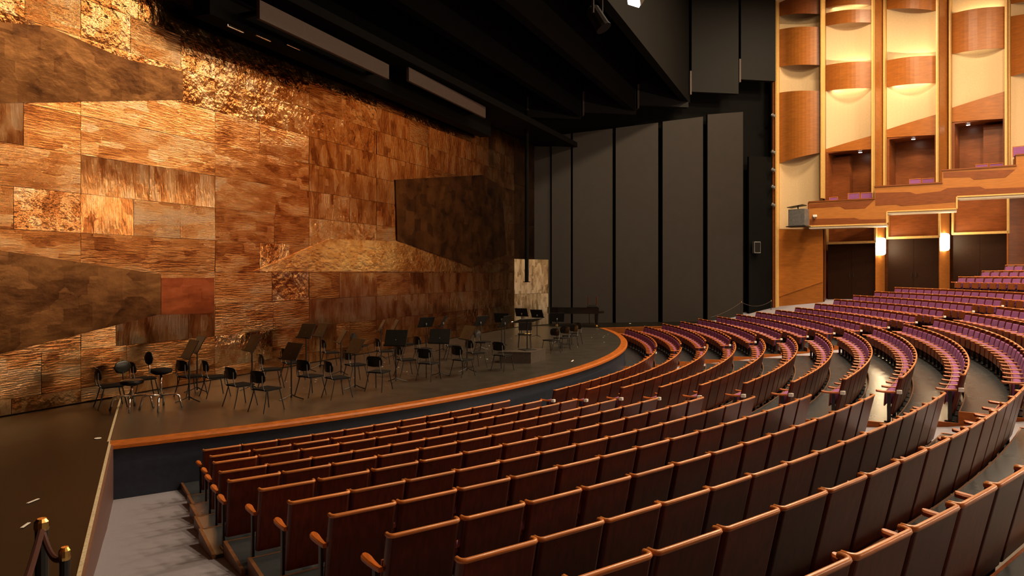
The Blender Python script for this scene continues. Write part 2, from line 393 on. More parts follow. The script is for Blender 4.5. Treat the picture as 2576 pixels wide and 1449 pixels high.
# ---- theatre seats
def u_path(wd, dep, rc=0.03):
    h = wd / 2
    pts = [(-h, dep)]
    for i in range(5):
        t = math.pi + (math.pi/2) * i / 4
        pts.append((-h + rc + rc*math.cos(t), rc + rc*math.sin(t)))
    return pts + [(-x, y) for x, y in reversed(pts)]
TILT_Y = 0.14; Z_BOT, Z_TOP = 0.13, 0.745
def seat_meshes():
    out = {}
    W = 0.528
    m = MB(); path = u_path(W, 0.06)
    n = len(path); th = 0.016
    inner = u_path(W - 2*th, 0.06, 0.018); inner = [(x, y if i in (0, n-1) else y + th) for i, (x, y) in enumerate(inner)]
    vs = []
    for z, dy in ((Z_BOT, TILT_Y), (Z_TOP, 0.0)):
        vs += [(x, y + dy, z) for x, y in path] + [(x, y + dy, z) for x, y in inner]
    fs = []
    for i in range(n-1):
        fs.append((i, i+1, 2*n+i+1, 2*n+i)); fs.append((n+i+1, n+i, 3*n+i, 3*n+i+1))
        fs.append((2*n+i, 2*n+i+1, 3*n+i+1, 3*n+i)); fs.append((i+1, i, n+i, n+i+1))
    fs += [(0, 2*n, 3*n, n), (n-1, 2*n-1, 4*n-1, 3*n-1)]
    m.add(vs, fs); out['backrest'] = (m, M['seat_back'], False)
    m = MB(); m.tube([(x, y + 0.008, Z_TOP + 0.004) for x, y in u_path(W - 0.012, 0.058)], 0.0165, 7); out['top_rail'] = (m, M['rail'], True)
    T = Matrix.Translation((0, TILT_Y, Z_BOT)) @ Matrix.Rotation(math.atan2(TILT_Y, Z_TOP - Z_BOT), 4, 'X')
    m = MB(); m.rbox(-0.225, 0.225, 0.018, 0.062, 0.06, 0.55, 0.016, T); out['back_cushion'] = (m, M['purple'], True)
    T2 = Matrix.Translation((0, 0.255, 0.31)) @ Matrix.Rotation(math.radians(4), 4, 'X')
    m = MB(); m.rbox(-0.21, 0.21, -0.095, 0.012, -0.02, 0.20, 0.03, T2); out['seat_cushion'] = (m, M['purple'], True)
    m = MB(); m.rbox(-0.21, 0.21, 0.013, 0.03, -0.06, 0.19, 0.006, T2); out['seat_board'] = (m, M['seat_board'], False)
    return out
def arm_mesh():
    m = MB(); pr = [(0.10, 0.018), (0.18, 0.022), (0.27, 0.028), (0.34, 0.033), (0.375, 0.030), (0.39, 0.016)]
    vs = []; fs = []
    for y, h in pr:
        dz = 0.012 * math.sin((y - .07) / .35 * math.pi)
        vs += [(-h, y, 0.495 - dz), (h, y, 0.495 - dz), (h*1.05, y, 0.517 - dz), (h*0.6, y, 0.527 - dz), (-h*0.6, y, 0.527 - dz), (-h*1.05, y, 0.517 - dz)]
    for i in range(len(pr)-1):
        for j in range(6): fs.append((i*6+j, i*6+(j+1) % 6, (i+1)*6+(j+1) % 6, (i+1)*6+j))
    fs = [tuple(reversed(f)) for f in fs] + [tuple(range(6)), tuple(reversed(range((len(pr)-1)*6, len(pr)*6)))]
    m.add(vs, fs); return m
def leg_mesh():
    m = MB(); m.rbox(-0.012, 0.012, 0.17, 0.225, 0.0, 0.497, 0.004); m.rbox(-0.02, 0.02, 0.13, 0.27, 0.0, 0.018, 0.004); return m
def plate_mesh():
    m = MB(); m.rbox(-0.036, 0.036, 0.01, 0.085, 0.485, 0.545, 0.005); return m
SM = seat_meshes(); ARM, LEG, PLT = arm_mesh(), leg_mesh(), plate_mesh()
SDATA = {n: mb.mesh(n, mt, sm) for n, (mb, mt, sm) in SM.items()}
ARM_D, LEG_D, PLT_D = ARM.mesh('armrest', M['arm']), LEG.mesh('leg', M['black_metal']), PLT.mesh('number_plate', M['plate'])
SEATS = []
for blk, k, a0, a1 in ROWS:
    r = row_r(k); n = max(1, round((a1 - a0) * r / 0.5535))
    for i in range(n):
        a = a0 + (a1 - a0) * (i + 0.5) / n
        p = polar(r, a, floor_k(k)); u, v, Y = project((p.x, p.y, p.z + SEAT_H))
        vis = -60 < u < 2640 and v < 1600 and Y > 1
        SEATS.append(dict(blk=blk, k=k, i=i, n=n, a=a, p=p, Y=Y, vis=vis, pitch=(a1 - a0) * r / n))
vis = sorted([s_ for s_ in SEATS if s_['vis']], key=lambda q: q['Y'])
single = set(id(s_) for s_ in vis[:300])
bulk = MB()
BM = [M['seat_back'], M['rail'], M['purple'], M['seat_board'], M['arm'], M['black_metal'], M['plate']]
def bulk_add(mb, mi, T):
    bulk.mi = mi; bulk.add([T @ Vector(q) for q in mb.v], mb.f)
MI = {'backrest': 0, 'top_rail': 1, 'back_cushion': 2, 'seat_cushion': 2, 'seat_board': 3}
BLK = {'near': 'nearest block', 'middle': 'middle block', 'far': 'far block'}
for s_ in SEATS:
    if not s_['vis']: continue
    half = s_['pitch'] / 2
    # local x runs along the row, local y points at the stage centre
    rz = s_['a']
    T = Matrix.Translation(s_['p']) @ Matrix.Rotation(rz, 4, 'Z')
    first, last = s_['i'] == 0, s_['i'] == s_['n'] - 1
    arms = [-half] + ([half] if last else [])
    plates = [-half] if (first and s_['blk'] != 'near') else []
    if id(s_) in single:
        if s_['i'] * 2 < s_['n']: pos = ordinal(s_['i'] + 1) + ' from the left end'
        else: pos = ordinal(s_['n'] - s_['i']) + ' from the right end'
        o = empty('theatre_seat', s_['p'], rz,
                  label='wooden theatre seat, %s, %s row from the stage, %s' % (BLK[s_['blk']], ordinal(s_['k'] + 1), pos),
                  category='seat', group='wooden theatre seats in curved rows')
        for nme, d in SDATA.items(): link(nme, d, o)
        for x in arms:
            q = link('armrest', ARM_D, o); q.location = (x, 0, 0)
            q = link('leg', LEG_D, o); q.location = (x, 0, 0)
        for x in plates:
            q = link('number_plate', PLT_D, o); q.location = (x, 0, 0)
    else:
        for nme, (mb, mt, sm) in SM.items(): bulk_add(mb, MI[nme], T)
        for x in arms:
            TX = T @ Matrix.Translation((x, 0, 0)); bulk_add(ARM, 4, TX); bulk_add(LEG, 5, TX)
        for x in plates: bulk_add(PLT, 6, T @ Matrix.Translation((x, 0, 0)))
bulk.build('theatre_seats', BM, smooth=False, kind='stuff', label='hundreds of smaller purple cushioned theatre seats in the distant rows', category='seats')

# ---- safety curtain of metal sheets
ROOT = empty('safety_curtain', (19.4, CURT_Y, 0), label='tall copper-coloured safety curtain patched from dented metal sheets', category='curtain')
def child(o, root): o.parent = root; o.matrix_parent_inverse = root.matrix_world.inverted(); return o
bpy.context.view_layer.update()
CT = 9.15
m = MB(); m.box(6.2, 31.4, CURT_Y + 0.02, CURT_Y + 0.2, 0.01, CT)
child(m.build('backing', M['copper_back']), ROOT)
cols_ = [6.2, 8.89, 12.21, 15.56, 18.84, 22.1, 24.24, 27.2, 29.9]
rows_ = [0.02, 0.30, 1.07, 1.85, 2.63, 3.41, 4.2, 4.98, 5.77, 6.56, 7.34, 8.12, CT]
rnd = random.Random(3)
for j in range(len(rows_)-1):
    z0, z1 = rows_[j], rows_[j+1]
    for i in range(len(cols_)-1):
        x0, x1 = cols_[i], cols_[i+1]; wd = x1 - x0
        n = 1 if wd < 2.4 else rnd.choice((1, 2, 2, 3))
        cuts = [0.0]
        for q in range(1, n): cuts.append(q / n + rnd.uniform(-0.12, 0.12))
        cuts.append(1.0)
        for q in range(n):
            a = x0 + wd * cuts[q]; b = x0 + wd * cuts[q+1]
            g = 0.004; dy = rnd.uniform(0.0, 0.004)
            # slightly buckled sheet: 4 x 3 grid, the corners pinned
            nx, nz = 4, 3
            tl, tr = rnd.gauss(0, 0.006), rnd.gauss(0, 0.006)
            bend = rnd.gauss(0, 0.010)
            vs = []; fs = []
            xm, zm = (a + b) / 2, (z0 + z1) / 2
            for zz in range(nz+1):
                for xx in range(nx+1):
                    s0, t0 = xx / nx, zz / nz
                    px = a + g + (b - a - 2*g) * s0; pz = z0 + g + (z1 - z0 - 2*g) * t0
                    off = -0.012 - dy + tl * (s0 - .5) + tr * (t0 - .5) + bend * math.sin(math.pi*s0) * math.sin(math.pi*t0)
                    vs.append((px - xm, off, pz - zm))
            nn = len(vs)
            for zz in range(nz):
                for xx in range(nx):
                    p0 = zz*(nx+1)+xx; fs.append((p0, p0+1, p0+nx+2, p0+nx+1))
            m = MB(); m.add(vs, fs)
            edge = [(-(b-a)/2+g, 0.02, -(z1-z0)/2+g), ((b-a)/2-g, 0.02, -(z1-z0)/2+g), ((b-a)/2-g, 0.02, (z1-z0)/2-g), (-(b-a)/2+g, 0.02, (z1-z0)/2-g)]
            c4 = [vs[0], vs[nx], vs[nn-1], vs[nn-1-nx]]
            m.add(c4 + edge, [(1,0,4,5), (2,1,5,6), (3,2,6,7), (0,3,7,4)])
            o = m.build('metal_sheet', M[rnd.choice('hddd' if z1 > 7 and x1 < 19 else ('hhhhhdv' if x1 < 16 else 'vvvvhd')).join(('copper_', ''))], smooth=True)
            o.location = (xm, CURT_Y, zm); child(o, ROOT)
# right end sheets by the floor: shape and pale colour imitate a reflection
for (x0, y0, x1, y1) in ((29.9, 13.57, 31.2, 13.2), (31.2, 13.2, 32.4, 12.8)):
    for z0, z1 in ((0.02, 1.6), (1.6, 3.3)):
        d = Vector((x1-x0, y1-y0)); L_ = d.length; m = MB()
        m.box(-L_/2 + 0.006, L_/2 - 0.006, -0.015, 0.02, -(z1-z0)/2 + .006, (z1-z0)/2 - .006)
        o = m.build('metal_sheet', M['reflection_end']); o.location = ((x0+x1)/2, (y0+y1)/2, (z0+z1)/2); o.rotation_euler = (0, 0, math.atan2(d.y, d.x)); child(o, ROOT)
for z0, z1 in ((3.3, 4.98), (4.98, 6.9), (6.9, CT)):
    m = MB(); m.box(-1.25, 1.25, -0.015, 0.02, -(z1-z0)/2 + .006, (z1-z0)/2 - .006)
    o = m.build('metal_sheet', M['copper_dark']); o.location = (31.15, CURT_Y, (z0+z1)/2); child(o, ROOT)  # dark tone stands for the black portal mirrored at this end
# large wedge shaped plates fixed on the sheets; dark ones carry mirrored darkness as colour
for nme, mt, th, poly in (('reflection_plate', 'copper_brown', .05, [(-60, 621), (405, 690), (405, 790), (-60, 906)]),
        ('reflection_plate', 'copper_brown', .05, [(-60, 50), (120, 66), (320, 150), (461, 180), (461, 250), (-60, 260)]),
        ('reflection_plate', 'copper_dark', .05, [(995, 452), (1215, 440), (1262, 470), (1275, 640), (1190, 672), (1000, 605)]),
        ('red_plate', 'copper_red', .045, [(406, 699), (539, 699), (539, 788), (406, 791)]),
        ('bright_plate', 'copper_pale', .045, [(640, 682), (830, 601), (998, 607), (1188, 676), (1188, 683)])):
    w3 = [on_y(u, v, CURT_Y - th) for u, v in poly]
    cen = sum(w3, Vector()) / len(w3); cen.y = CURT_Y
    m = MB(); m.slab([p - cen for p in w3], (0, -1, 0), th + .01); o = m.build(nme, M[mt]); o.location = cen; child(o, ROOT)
# black hanging pole before the right end
p0 = on_y(1325, 710, 12.4); p1 = on_y(1318, 330, 12.4)
m = MB(); m.tube([(p0.x, p0.y, p0.z), (p0.x, p0.y, p1.z + 1)], 0.09, 10); m.lathe([(0.16, p0.z), (0.16, p0.z + 0.03)], 12, Matrix.Translation((p0.x, p0.y, 0)))
m.build('hanging_pole', M['black'], label='slim black pole hanging before the right end of the curtain', category='pole')

# ---- black portal: side panels, header slabs, lighting bridge
def pw_at(u, v): return on_plane(u, v, PW0, PWD)
nrm = Vector((-PWD.y, PWD.x, 0)) * -1
if nrm.x > 0: nrm = -nrm
m = MB(); q0 = PW0 + Vector((-nrm.x, -nrm.y)) * 0.7; q1 = PW1 + PWD * .0 + Vector((-nrm.x, -nrm.y)) * 0.7
m.prism([(q0.x, q0.y), (q1.x, q1.y), (q1.x + 0.2, q1.y), (q0.x + .2, q0.y)], -1.2, 19); m.build('wall_portal', M['black'], kind='structure', label='black portal side wall')
PAN = ((1336, 1386, 345, 340), (1388, 1436, 341, 336), (1441, 1543, 335, 322), (1549, 1658, 322, 307), (1667, 1771, 306, 292), (1780, 1872, 288, 280))
for i, (u0, u1, v0, v1) in enumerate(PAN):
    a = pw_at(u0, v0); b = pw_at(u1, v1)
    d = Vector((b.x - a.x, b.y - a.y)); dn = Vector((nrm.x, nrm.y))
    back = 0.0 if i < 2 else 0.12
    pts = [(a.x, a.y), (b.x - dn.x*back, b.y - dn.y*back), (b.x - dn.x*(back+.18), b.y - dn.y*(back+.18)), (a.x - dn.x*.18, a.y - dn.y*.18)]
    if i == 0: pts = [(p[0] - dn.x*.12, p[1] - dn.y*.12) for p in pts]
    m = MB(); m.prism(list(reversed(pts)), 0.0, [a.z, b.z, b.z, a.z][::-1])
    m.build('wall_panel', M['panel'], kind='structure')
BL = on_plane(1945, 700, PW0, PWD)
m = MB(); a = pw_at(1884, 300); b = pw_at(1950, 300)
m.prism([(b.x, b.y), (a.x, a.y), (a.x + .15, a.y + .1), (b.x + .15, b.y)], 0.0, 9.0); m.build('wall_panel', M['black'], kind='structure')
HD = ((1335, 318), (1470, 300), (1605, 285), (1737, 262))
for i, (u, v) in enumerate(HD):
    e = pw_at(u, v)
    root = empty('ceiling_slab', (0, 0, 0), kind='structure')
    m = MB(); m.box(-14, e.x - 0.1, e.y, e.y + 0.35, e.z, 19.5); m.build('slab', M['black'], root)
# upper side panels that hang over the lower ones, each with its lit leading edge painted paler
dn = Vector((nrm.x, nrm.y)) * 0.5
for (u0, u1, v0, v1) in ((1330, 1462, 312, 300), (1470, 1600, 298, 288), (1608, 1732, 282, 270), (1740, 1858, 258, 236), (1864, 1951, 226, 204)):
    a = on_plane(u0, v0, PW0 + dn, PWD); b = on_plane(u1, v1, PW0 + dn, PWD); q = Vector((nrm.x, nrm.y)) * -0.3
    root = empty('wall_upper_panel', (0, 0, 0), kind='structure')
    m = MB(); m.prism([(b.x, b.y), (a.x, a.y), (a.x + q.x, a.y + q.y), (b.x + q.x, b.y + q.y)][::-1], [b.z, b.z, b.z, b.z], 19.5); m.build('panel_board', M['portal_grey'], root)
    m = MB(); c = a - Vector((PWD.x, PWD.y, 0)) * .09
    m.prism([(c.x, c.y), (a.x, a.y), (a.x + q.x, a.y + q.y), (c.x + q.x, c.y + q.y)], b.z - .15, b.z + 1.1); m.build('lit_edge_strip', M['grey_panel'], root)
m = MB(); m.box(-14, 45, 13.9, 14.3, 0, 19.5); m.build('wall_stage', M['black'], kind='structure')
m = MB(); m.box(-14, 45, 11.8, 14.0, CT + 0.05, CT + 0.3); m.build('ceiling_portal', M['black'], kind='structure')
# lighting bridge with grey panels
a = on_y(528, 70, 12.5); b = on_y(1235, 330, 12.9)
bd = Vector((b.x - a.x, b.y - a.y)); root = empty('lighting_bridge', (a.x, a.y, 8.4), math.atan2(bd.y, bd.x), label='long black lighting bridge with two grey panels under the portal ceiling', category='lighting bridge')
m = MB(); m.box(0, bd.length, 0, 0.5, 0.0, 0.62); m.build('beam', M['black'], root)
bpy.context.view_layer.update()
inv = root.matrix_world.inverted()
bu = bd.normalized()
for (uL, vT, uR, vB) in ((645, 38, 972, 172), (1022, 195, 1216, 277)):
    p = on_plane(uL, vT, (a.x + .6*bu.y, a.y - .6*bu.x), (bu.x, bu.y)); q = on_plane(uR, vB, (a.x + .6*bu.y, a.y - .6*bu.x), (bu.x, bu.y))
    lp = inv @ p; lq = inv @ q; zc = (lp.z + lq.z) / 2
    m = MB(); m.rbox(lp.x, lq.x, -0.7, -0.6, zc - 0.22, zc + 0.22, 0.01); m.build('grey_panel', M['grey_panel'], root)
    m = MB(); m.box(lp.x + .1, lp.x + .2, -0.62, 0.1, zc - 0.05, zc + 0.05); m.box(lq.x - .2, lq.x - .1, -0.62, 0.1, zc - 0.05, zc + 0.05); m.build('bracket', M['black'], root, kind='stuff')
for uu, vv in ((590, 72), (660, 95), (735, 118)):
    p = inv @ on_plane(uu, vv, (a.x, a.y), (bu.x, bu.y))
    m = MB(); m.rbox(p.x - .25, p.x + .25, -0.05, 0.0, p.z - .03, p.z + .03, .01); m.build('reflector', M['chrome'], root)

# ---- right hand auditorium wall: bays
def wl(u, off=0.0):
    n = Vector((-WD.y, WD.x)); n = -n if n.x > 0 else n
    P = W0 + n * off
    q = on_plane(u, 600, P, WD); return Vector((q.x, q.y))
SAW = Vector((-0.30, -0.954)).normalized()
NS = Vector((-SAW.y, SAW.x)); NS = -NS if NS.x > 0 else NS     # towards the hall
class Bay:
    def __init__(s, u0, u1):
        s.P = wl(u0); q = on_plane(u1, 600, s.P, SAW); s.Q = Vector((q.x, q.y)); s.w = (s.Q - s.P).length
        s.u0, s.u1 = u0, u1
    def z(s, u, v): return on_plane(u, v, s.P, SAW).z
    def pt(s, t, off, z):
        p = s.P + (s.Q - s.P) * t + NS * off; return Vector((p.x, p.y, z))
    def band(s, vL0, vR0, vL1, vR1, bulge, material, name, parent, th=0.04, base=0.0, n=12):
        """curved plate; vL1/vR1 its upper edge, vL0/vR0 its lower edge in the two corners"""
        zb = (s.z(s.u0, vL0), s.z(s.u1, vR0)); zt = (s.z(s.u0, vL1), s.z(s.u1, vR1))
        m = MB(); vs = []; fs = []
        for i in range(n+1):
            t = i / n; o = base + bulge * math.sin(math.pi * t)
            b0 = zb[0] + (zb[1]-zb[0])*t; t0 = zt[0] + (zt[1]-zt[0])*t
            vs += [s.pt(t, o, b0), s.pt(t, o, t0), s.pt(t, o - th, t0), s.pt(t, o - th, b0)]
        for i in range(n):
            for j in range(4): fs.append((i*4+j, (i+1)*4+j, (i+1)*4+(j+1) % 4, i*4+(j+1) % 4))
        fs += [(0,1,2,3), (n*4+3, n*4+2, n*4+1, n*4)]
        m.add(vs, fs); return m.build(name, material, parent, smooth=False)
    def strip(s, t0, t1, o0, o1, z0, z1, material, name, parent):
        m = MB(); a, b = s.pt(t0, o0, 0), s.pt(t1, o0, 0); c, d = s.pt(t1, o1, 0), s.pt(t0, o1, 0)
        m.prism([(a.x, a.y), (b.x, b.y), (c.x, c.y), (d.x, d.y)], z0, z1); return m.build(name, material, parent)
BAYS = [Bay(1961, 2070), Bay(2078, 2197), Bay(2231, 2358), Bay(2395, 2530), Bay(2543, 2700)]
# extra bays further back, out of the frame, that the curtain mirrors
WALL = empty('wall_right', (0, 0, 0), kind='structure', label='wood and cream panelled side wall of the hall')
TOPZ = 19.0
def cove(bay, z, down, pw, t=0.5):
    p = bay.pt(t, -0.02, z); q = bay.pt(t, -0.35, z + (-1 if down else 1))
    area('cove_light', p, q, bay.w * 0.7, pw, (1.0, 0.76, 0.42), 'RECTANGLE', 0.12)
def fill_top(bay, v):   # plain wood from pixel height v up to the ceiling
    z0 = bay.z((bay.u0 + bay.u1) / 2, v)
    bay.strip(0, 1, -0.1, -0.45, z0, TOPZ, M['wall_wood'], 'upper_panel', WALL)
W_, Cm = M['wall_wood'], M['cream']
B = BAYS
BUL, CON = 0.30, -0.30
# bay 1
B[0].band(60, 55, -200, -200, CON, Cm, 'cream_panel', WALL); B[0].band(40, 36, -40, -50, BUL, M['wood_dark'], 'wood_band', WALL)
B[0].band(235, 230, 30, 30, CON, Cm, 'cream_panel', WALL); B[0].band(168, 164, 74, 68, BUL, W_, 'wood_band', WALL)
B[0].band(411, 383, 233, 229, BUL, W_, 'wood_band', WALL); B[0].band(576, 576, 200, 200, CON * .6, Cm, 'cream_panel', WALL)
# bay 2
B[1].band(20, 12, -60, -60, BUL, W_, 'wood_band', WALL, base=0.02); B[1].band(170, 160, -60, -60, CON, Cm, 'cream_panel', WALL)
B[1].band(65, 57, 33, 24, BUL, W_, 'wood_band', WALL); B[1].band(229, 222, 164, 155, BUL, W_, 'wood_band', WALL)
B[1].band(376, 340, 150, 150, CON, Cm, 'cream_panel', WALL); B[1].band(383, 375, 375, 340, 0.05, W_, 'wedge_panel', WALL)
# bay 3
B[2].band(23, 27, -120, -120, BUL, W_, 'wood_band', WALL); B[2].band(160, 150, -60, -60, CON, Cm, 'cream_panel', WALL)
B[2].band(219, 209, 152, 140, BUL, W_, 'wood_band', WALL)
B[2].band(328, 290, 130, 130, CON, Cm, 'cream_panel', WALL); B[2].band(346, 339, 326, 287, 0.05, W_, 'wedge_panel', WALL)
# bay 4
B[3].band(45, 30, -120, -120, CON, Cm, 'cream_panel', WALL); B[3].band(136, 121, 34, 16, BUL, W_, 'wood_band', WALL)
B[3].band(273, 232, 30, 30, CON, Cm, 'cream_panel', WALL); B[3].band(307, 298, 271, 229, 0.05, W_, 'wedge_panel', WALL)
# bay 5
B[4].band(10, -5, -120, -120, BUL, W_, 'wood_band', WALL); B[4].band(60, 60, -60, -60, CON, Cm, 'cream_panel', WALL)
B[4].band(192, 160, 41, 30, BUL, W_, 'wood_band', WALL); B[4].band(420, 420, 41, 41, CON, Cm, 'cream_panel', WALL)
for bi in (0, 2, 3, 4): fill_top(B[bi], -110)
fill_top(B[1], -50)
cove(B[1], B[1].z(2137, 170), False, 27); cove(B[1], B[1].z(2137, 218), True, 16); cove(B[1], B[1].z(2137, 8), True, 12)
cove(B[2], B[2].z(2293, 155), False, 33); cove(B[2], B[2].z(2293, 205), True, 20)
cove(B[3], B[3].z(2460, 40), False, 27); cove(B[3], B[3].z(2460, 115), True, 5)
# gold strips, pilasters
def bar(P, w, d, z0, z1, material, name, parent, **t):
    m = MB(); a = P; n = NS
    q = [a - SAW*w/2 - n*d/2, a + SAW*w/2 - n*d/2, a + SAW*w/2 + n*d/2, a - SAW*w/2 + n*d/2]
    m.prism([(p.x, p.y) for p in q], z0, z1); return m.build(name, material, parent, **t)
for i, b in enumerate(B):
    zb = b.z(b.u0, 778 if i == 0 else 480)
    if i == 0: zb = 0.0
    if i != 1: bar(b.P + NS*.12 - SAW*.05, 0.075, 0.5, zb, TOPZ, M['gold'], 'gold_strip', WALL)
    bar(b.Q + NS*.12 + SAW*.04, 0.08, 0.5, b.z(b.u1, 500 - 36*max(0, i-1)), TOPZ, M['gold'], 'gold_strip', WALL)
    if i == 0: bar(b.P + NS*.05 - SAW*.18, 0.16, 0.55, 0.0, TOPZ, M['wood_dark'], 'edge_board', WALL)
for i in (1, 2, 3):
    a, c = B[i].Q + SAW*.10, B[i+1].P - SAW*.10
    m = MB(); m.prism([(a.x, a.y), (c.x, c.y), (c.x + .3, c.y), (a.x + .3, a.y)], 0.2, TOPZ); m.build('pilaster', W_, WALL)
a, c = B[0].Q + SAW*.08, B[1].P - SAW*0.0
m = MB(); m.prism([(a.x, a.y), (c.x, c.y), (c.x + .3, c.y), (a.x + .3, a.y)], 0.2, TOPZ); m.build('pilaster', M['wood_dark'], WALL)
# loges: recesses behind the balcony in bays 2 to 4
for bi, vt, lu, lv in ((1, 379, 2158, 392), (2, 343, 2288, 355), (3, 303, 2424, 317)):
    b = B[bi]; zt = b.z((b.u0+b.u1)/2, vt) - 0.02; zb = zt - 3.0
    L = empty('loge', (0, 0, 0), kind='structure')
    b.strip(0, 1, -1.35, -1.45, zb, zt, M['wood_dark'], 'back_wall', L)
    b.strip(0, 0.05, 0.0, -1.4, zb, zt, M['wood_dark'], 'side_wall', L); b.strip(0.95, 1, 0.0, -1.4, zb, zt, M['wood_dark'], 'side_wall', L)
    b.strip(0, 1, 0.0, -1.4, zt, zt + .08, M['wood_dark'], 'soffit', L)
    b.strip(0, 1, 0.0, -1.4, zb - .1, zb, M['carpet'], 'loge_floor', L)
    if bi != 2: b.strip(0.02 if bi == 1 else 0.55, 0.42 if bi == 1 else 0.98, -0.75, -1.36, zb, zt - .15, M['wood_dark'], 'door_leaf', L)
    r_ = ray(lu, lv); p = E0 + r_ * ((zt - EYE) / r_.z)
    c = b.pt(0.66 if bi == 1 else (0.48 if bi == 2 else 0.27), -0.62, zt)
    dl = empty('downlight', (c.x, c.y, zt), label='small round downlight in the ceiling of the %s' % {1: 'lowest box', 2: 'second box', 3: 'third box'}[bi], category='downlight', group='downlights in the balcony boxes')
    m = MB(); m.lathe([(0.11, -0.03), (0.11, 0.0)], 14); m.build('bezel', M['grey_metal'], dl)
    m = MB(); m.lathe([(0.085, -0.04), (0.085, -0.03)], 14); m.build('lens', M['lamp_small'], dl)
    l = bpy.data.lights.new('downlight', 'SPOT'); l.energy = 60; l.color = WARM; l.spot_size = 1.9; l.spot_blend = 0.6; l.shadow_soft_size = 0.08
    lo = link('downlight_beam', l, dl); lo.location = (0, 0, -0.08)
# lower wall: bay 1 wood, doors, framed transoms, sconces
z576 = B[0].z(2016, 576)
B[0].band(830, 830, 747, 709, 0.0, W_, 'lower_panel', WALL, th=.2, base=0.02)
B[0].band(747, 709, 577, 577, 0.0, W_, 'lower_panel', WALL, th=.2, base=0.06)
LOW = [(2078, 2205, 612, 577, 1), (2231, 2362, 599, 541, 2), (2397, 2535, 588, 505, 3)]
for n_, (u0, u1, vd, vt, bi) in enumerate(LOW):
    b = B[bi]; um = (u0 + u1) / 2; zd = b.z(um, vd); zt = b.z(um, vt) + 0.3
    D = empty('door_%d' % (n_ + 1), (0, 0, 0), kind='structure', label='dark double door under the balcony')
    b.strip(0.0, 0.51, -0.30, -0.38, 0.3, zd, M['door'], 'door_leaf', D); b.strip(0.515, 1.03, -0.30, -0.38, 0.3, zd, M['door'], 'door_leaf', D)
    for t in (0.47, 0.56):
        m = MB(); p = b.pt(t, -0.26, 1.05 + b.z(um, 742)); m.tube([p + Vector((0, 0, -.12)), p + Vector((0, 0, .12))], .018, 6); m.build('handle', M['black_metal'], D)
    T_ = empty('transom', (0, 0, 0), kind='structure')
    b.strip(0, 1.04, -0.2, -0.28, zd, zt, M['wood_dark'], 'transom_panel', T_)
    b.strip(0, 1.05, 0.04, -0.28, zd - .02, zd + .1, M['gold'], 'frame', T_)
    b.strip(-0.01, 0.03, 0.04, -0.28, zd, zt, M['gold'], 'frame', T_); b.strip(1.02, 1.055, 0.04, -0.28, zd, zt, M['gold'], 'frame', T_)
def sconce(u, v0, v1, i, word):
    q = on_plane(u, (v0 + v1) / 2, wl(u, 0.55), SAW); z0 = on_plane(u, v1, wl(u, .55), SAW).z; z1 = on_plane(u, v0, wl(u, .55), SAW).z
    root = empty('wall_sconce', (q.x, q.y, z0), label='glowing tubular wall sconce on the pilaster %s' % word, category='wall lamp', group='wall sconces under the balcony')
    h = z1 - z0
    m = MB(); m.lathe([(0.04, 0.0), (0.15, 0.04), (0.19, 0.12), (0.19, h - .1), (0.15, h - .03), (0.05, h)], 16); m.build('glass_tube', M['lamp_white'], root, smooth=True)
    m = MB(); m.box(0.1, 0.42, -0.05, 0.05, h * .4, h * .6); m.build('bracket', M['brass'], root)
    l = bpy.data.lights.new('sconce_light', 'POINT'); l.energy = 55; l.color = (1.0, 0.75, 0.4); l.shadow_soft_size = 0.16
    lo = link('bulb', l, root); lo.location = (-0.3, 0, h / 2)
sconce(2218, 598, 642, 0, 'between the first and second door')
sconce(2378, 587, 631, 1, 'between the second and third door')

# ---- stepped balcony along the right wall: one continuous front, stepped above and below
OFF = 1.5
BP = wl(2035, OFF); BD = Vector((-0.124, -0.992)).normalized(); BN = Vector((BD.y, -BD.x)); BN = -BN if BN.x > 0 else BN
def bz(u, v): return on_plane(u, v, BP, BD).z
def bt(u): q = on_plane(u, 600, BP, BD); return (Vector((q.x, q.y)) - BP).dot(BD)
BALC = empty('side_balcony', (BP.x, BP.y, 0), math.atan2(BD.y, BD.x), label='stepped wooden side balcony with gold edges', category='balcony')
sgn = 1 if Vector((-BD.y, BD.x)).dot(BN) > 0 else -1      # local y * sgn points into the hall
def bbox(t0, t1, o0, o1, z0, z1, material, name):
    y0, y1 = sorted((o0 * sgn, o1 * sgn)); m = MB(); m.box(t0, t1, y0, y1, z0, z1); return m.build(name, material, BALC)
TA, TB, TC, TD = bz(2120, 505), bz(2285, 466), bz(2460, 424), bz(2570, 390)
BA, BB, BC_ = bz(2130, 566), bz(2315, 529), bz(2490, 491)
s_ = [bt(u) for u in (2035, 2200, 2231, 2370, 2407, 2556, 2640)]
FR = ((s_[0], s_[1], BA, TA), (s_[1], s_[2], BA, TB), (s_[2], s_[3], BB, TB), (s_[3], s_[4], BB, TC), (s_[4], s_[5], BC_, TC), (s_[5], s_[6], BC_, TD))
for (t0, t1, z0, z1) in FR: bbox(t0, t1, -0.08, 0.0, z0, z1, M['wood_light'], 'front_board')
for (t0, t1, z1) in ((s_[0], s_[1], TA), (s_[1], s_[3], TB), (s_[3], s_[5], TC), (s_[5], s_[6], TD)):
    bbox(t0 - .02, t1 + .02, -0.16, 0.05, z1, z1 + 0.06, M['wood_dark'], 'hand_rail')
for (t0, z0, z1) in ((s_[1], TA, TB), (s_[3], TB, TC), (s_[5], TC, TD)): bbox(t0, t0 + .06, -1.4, -0.08, z0 - .3, z1, M['wood_dark'], 'step_board')
bbox(s_[0] - .06, s_[0], -1.45, 0.0, BA, TA, M['wood_dark'], 'step_board')
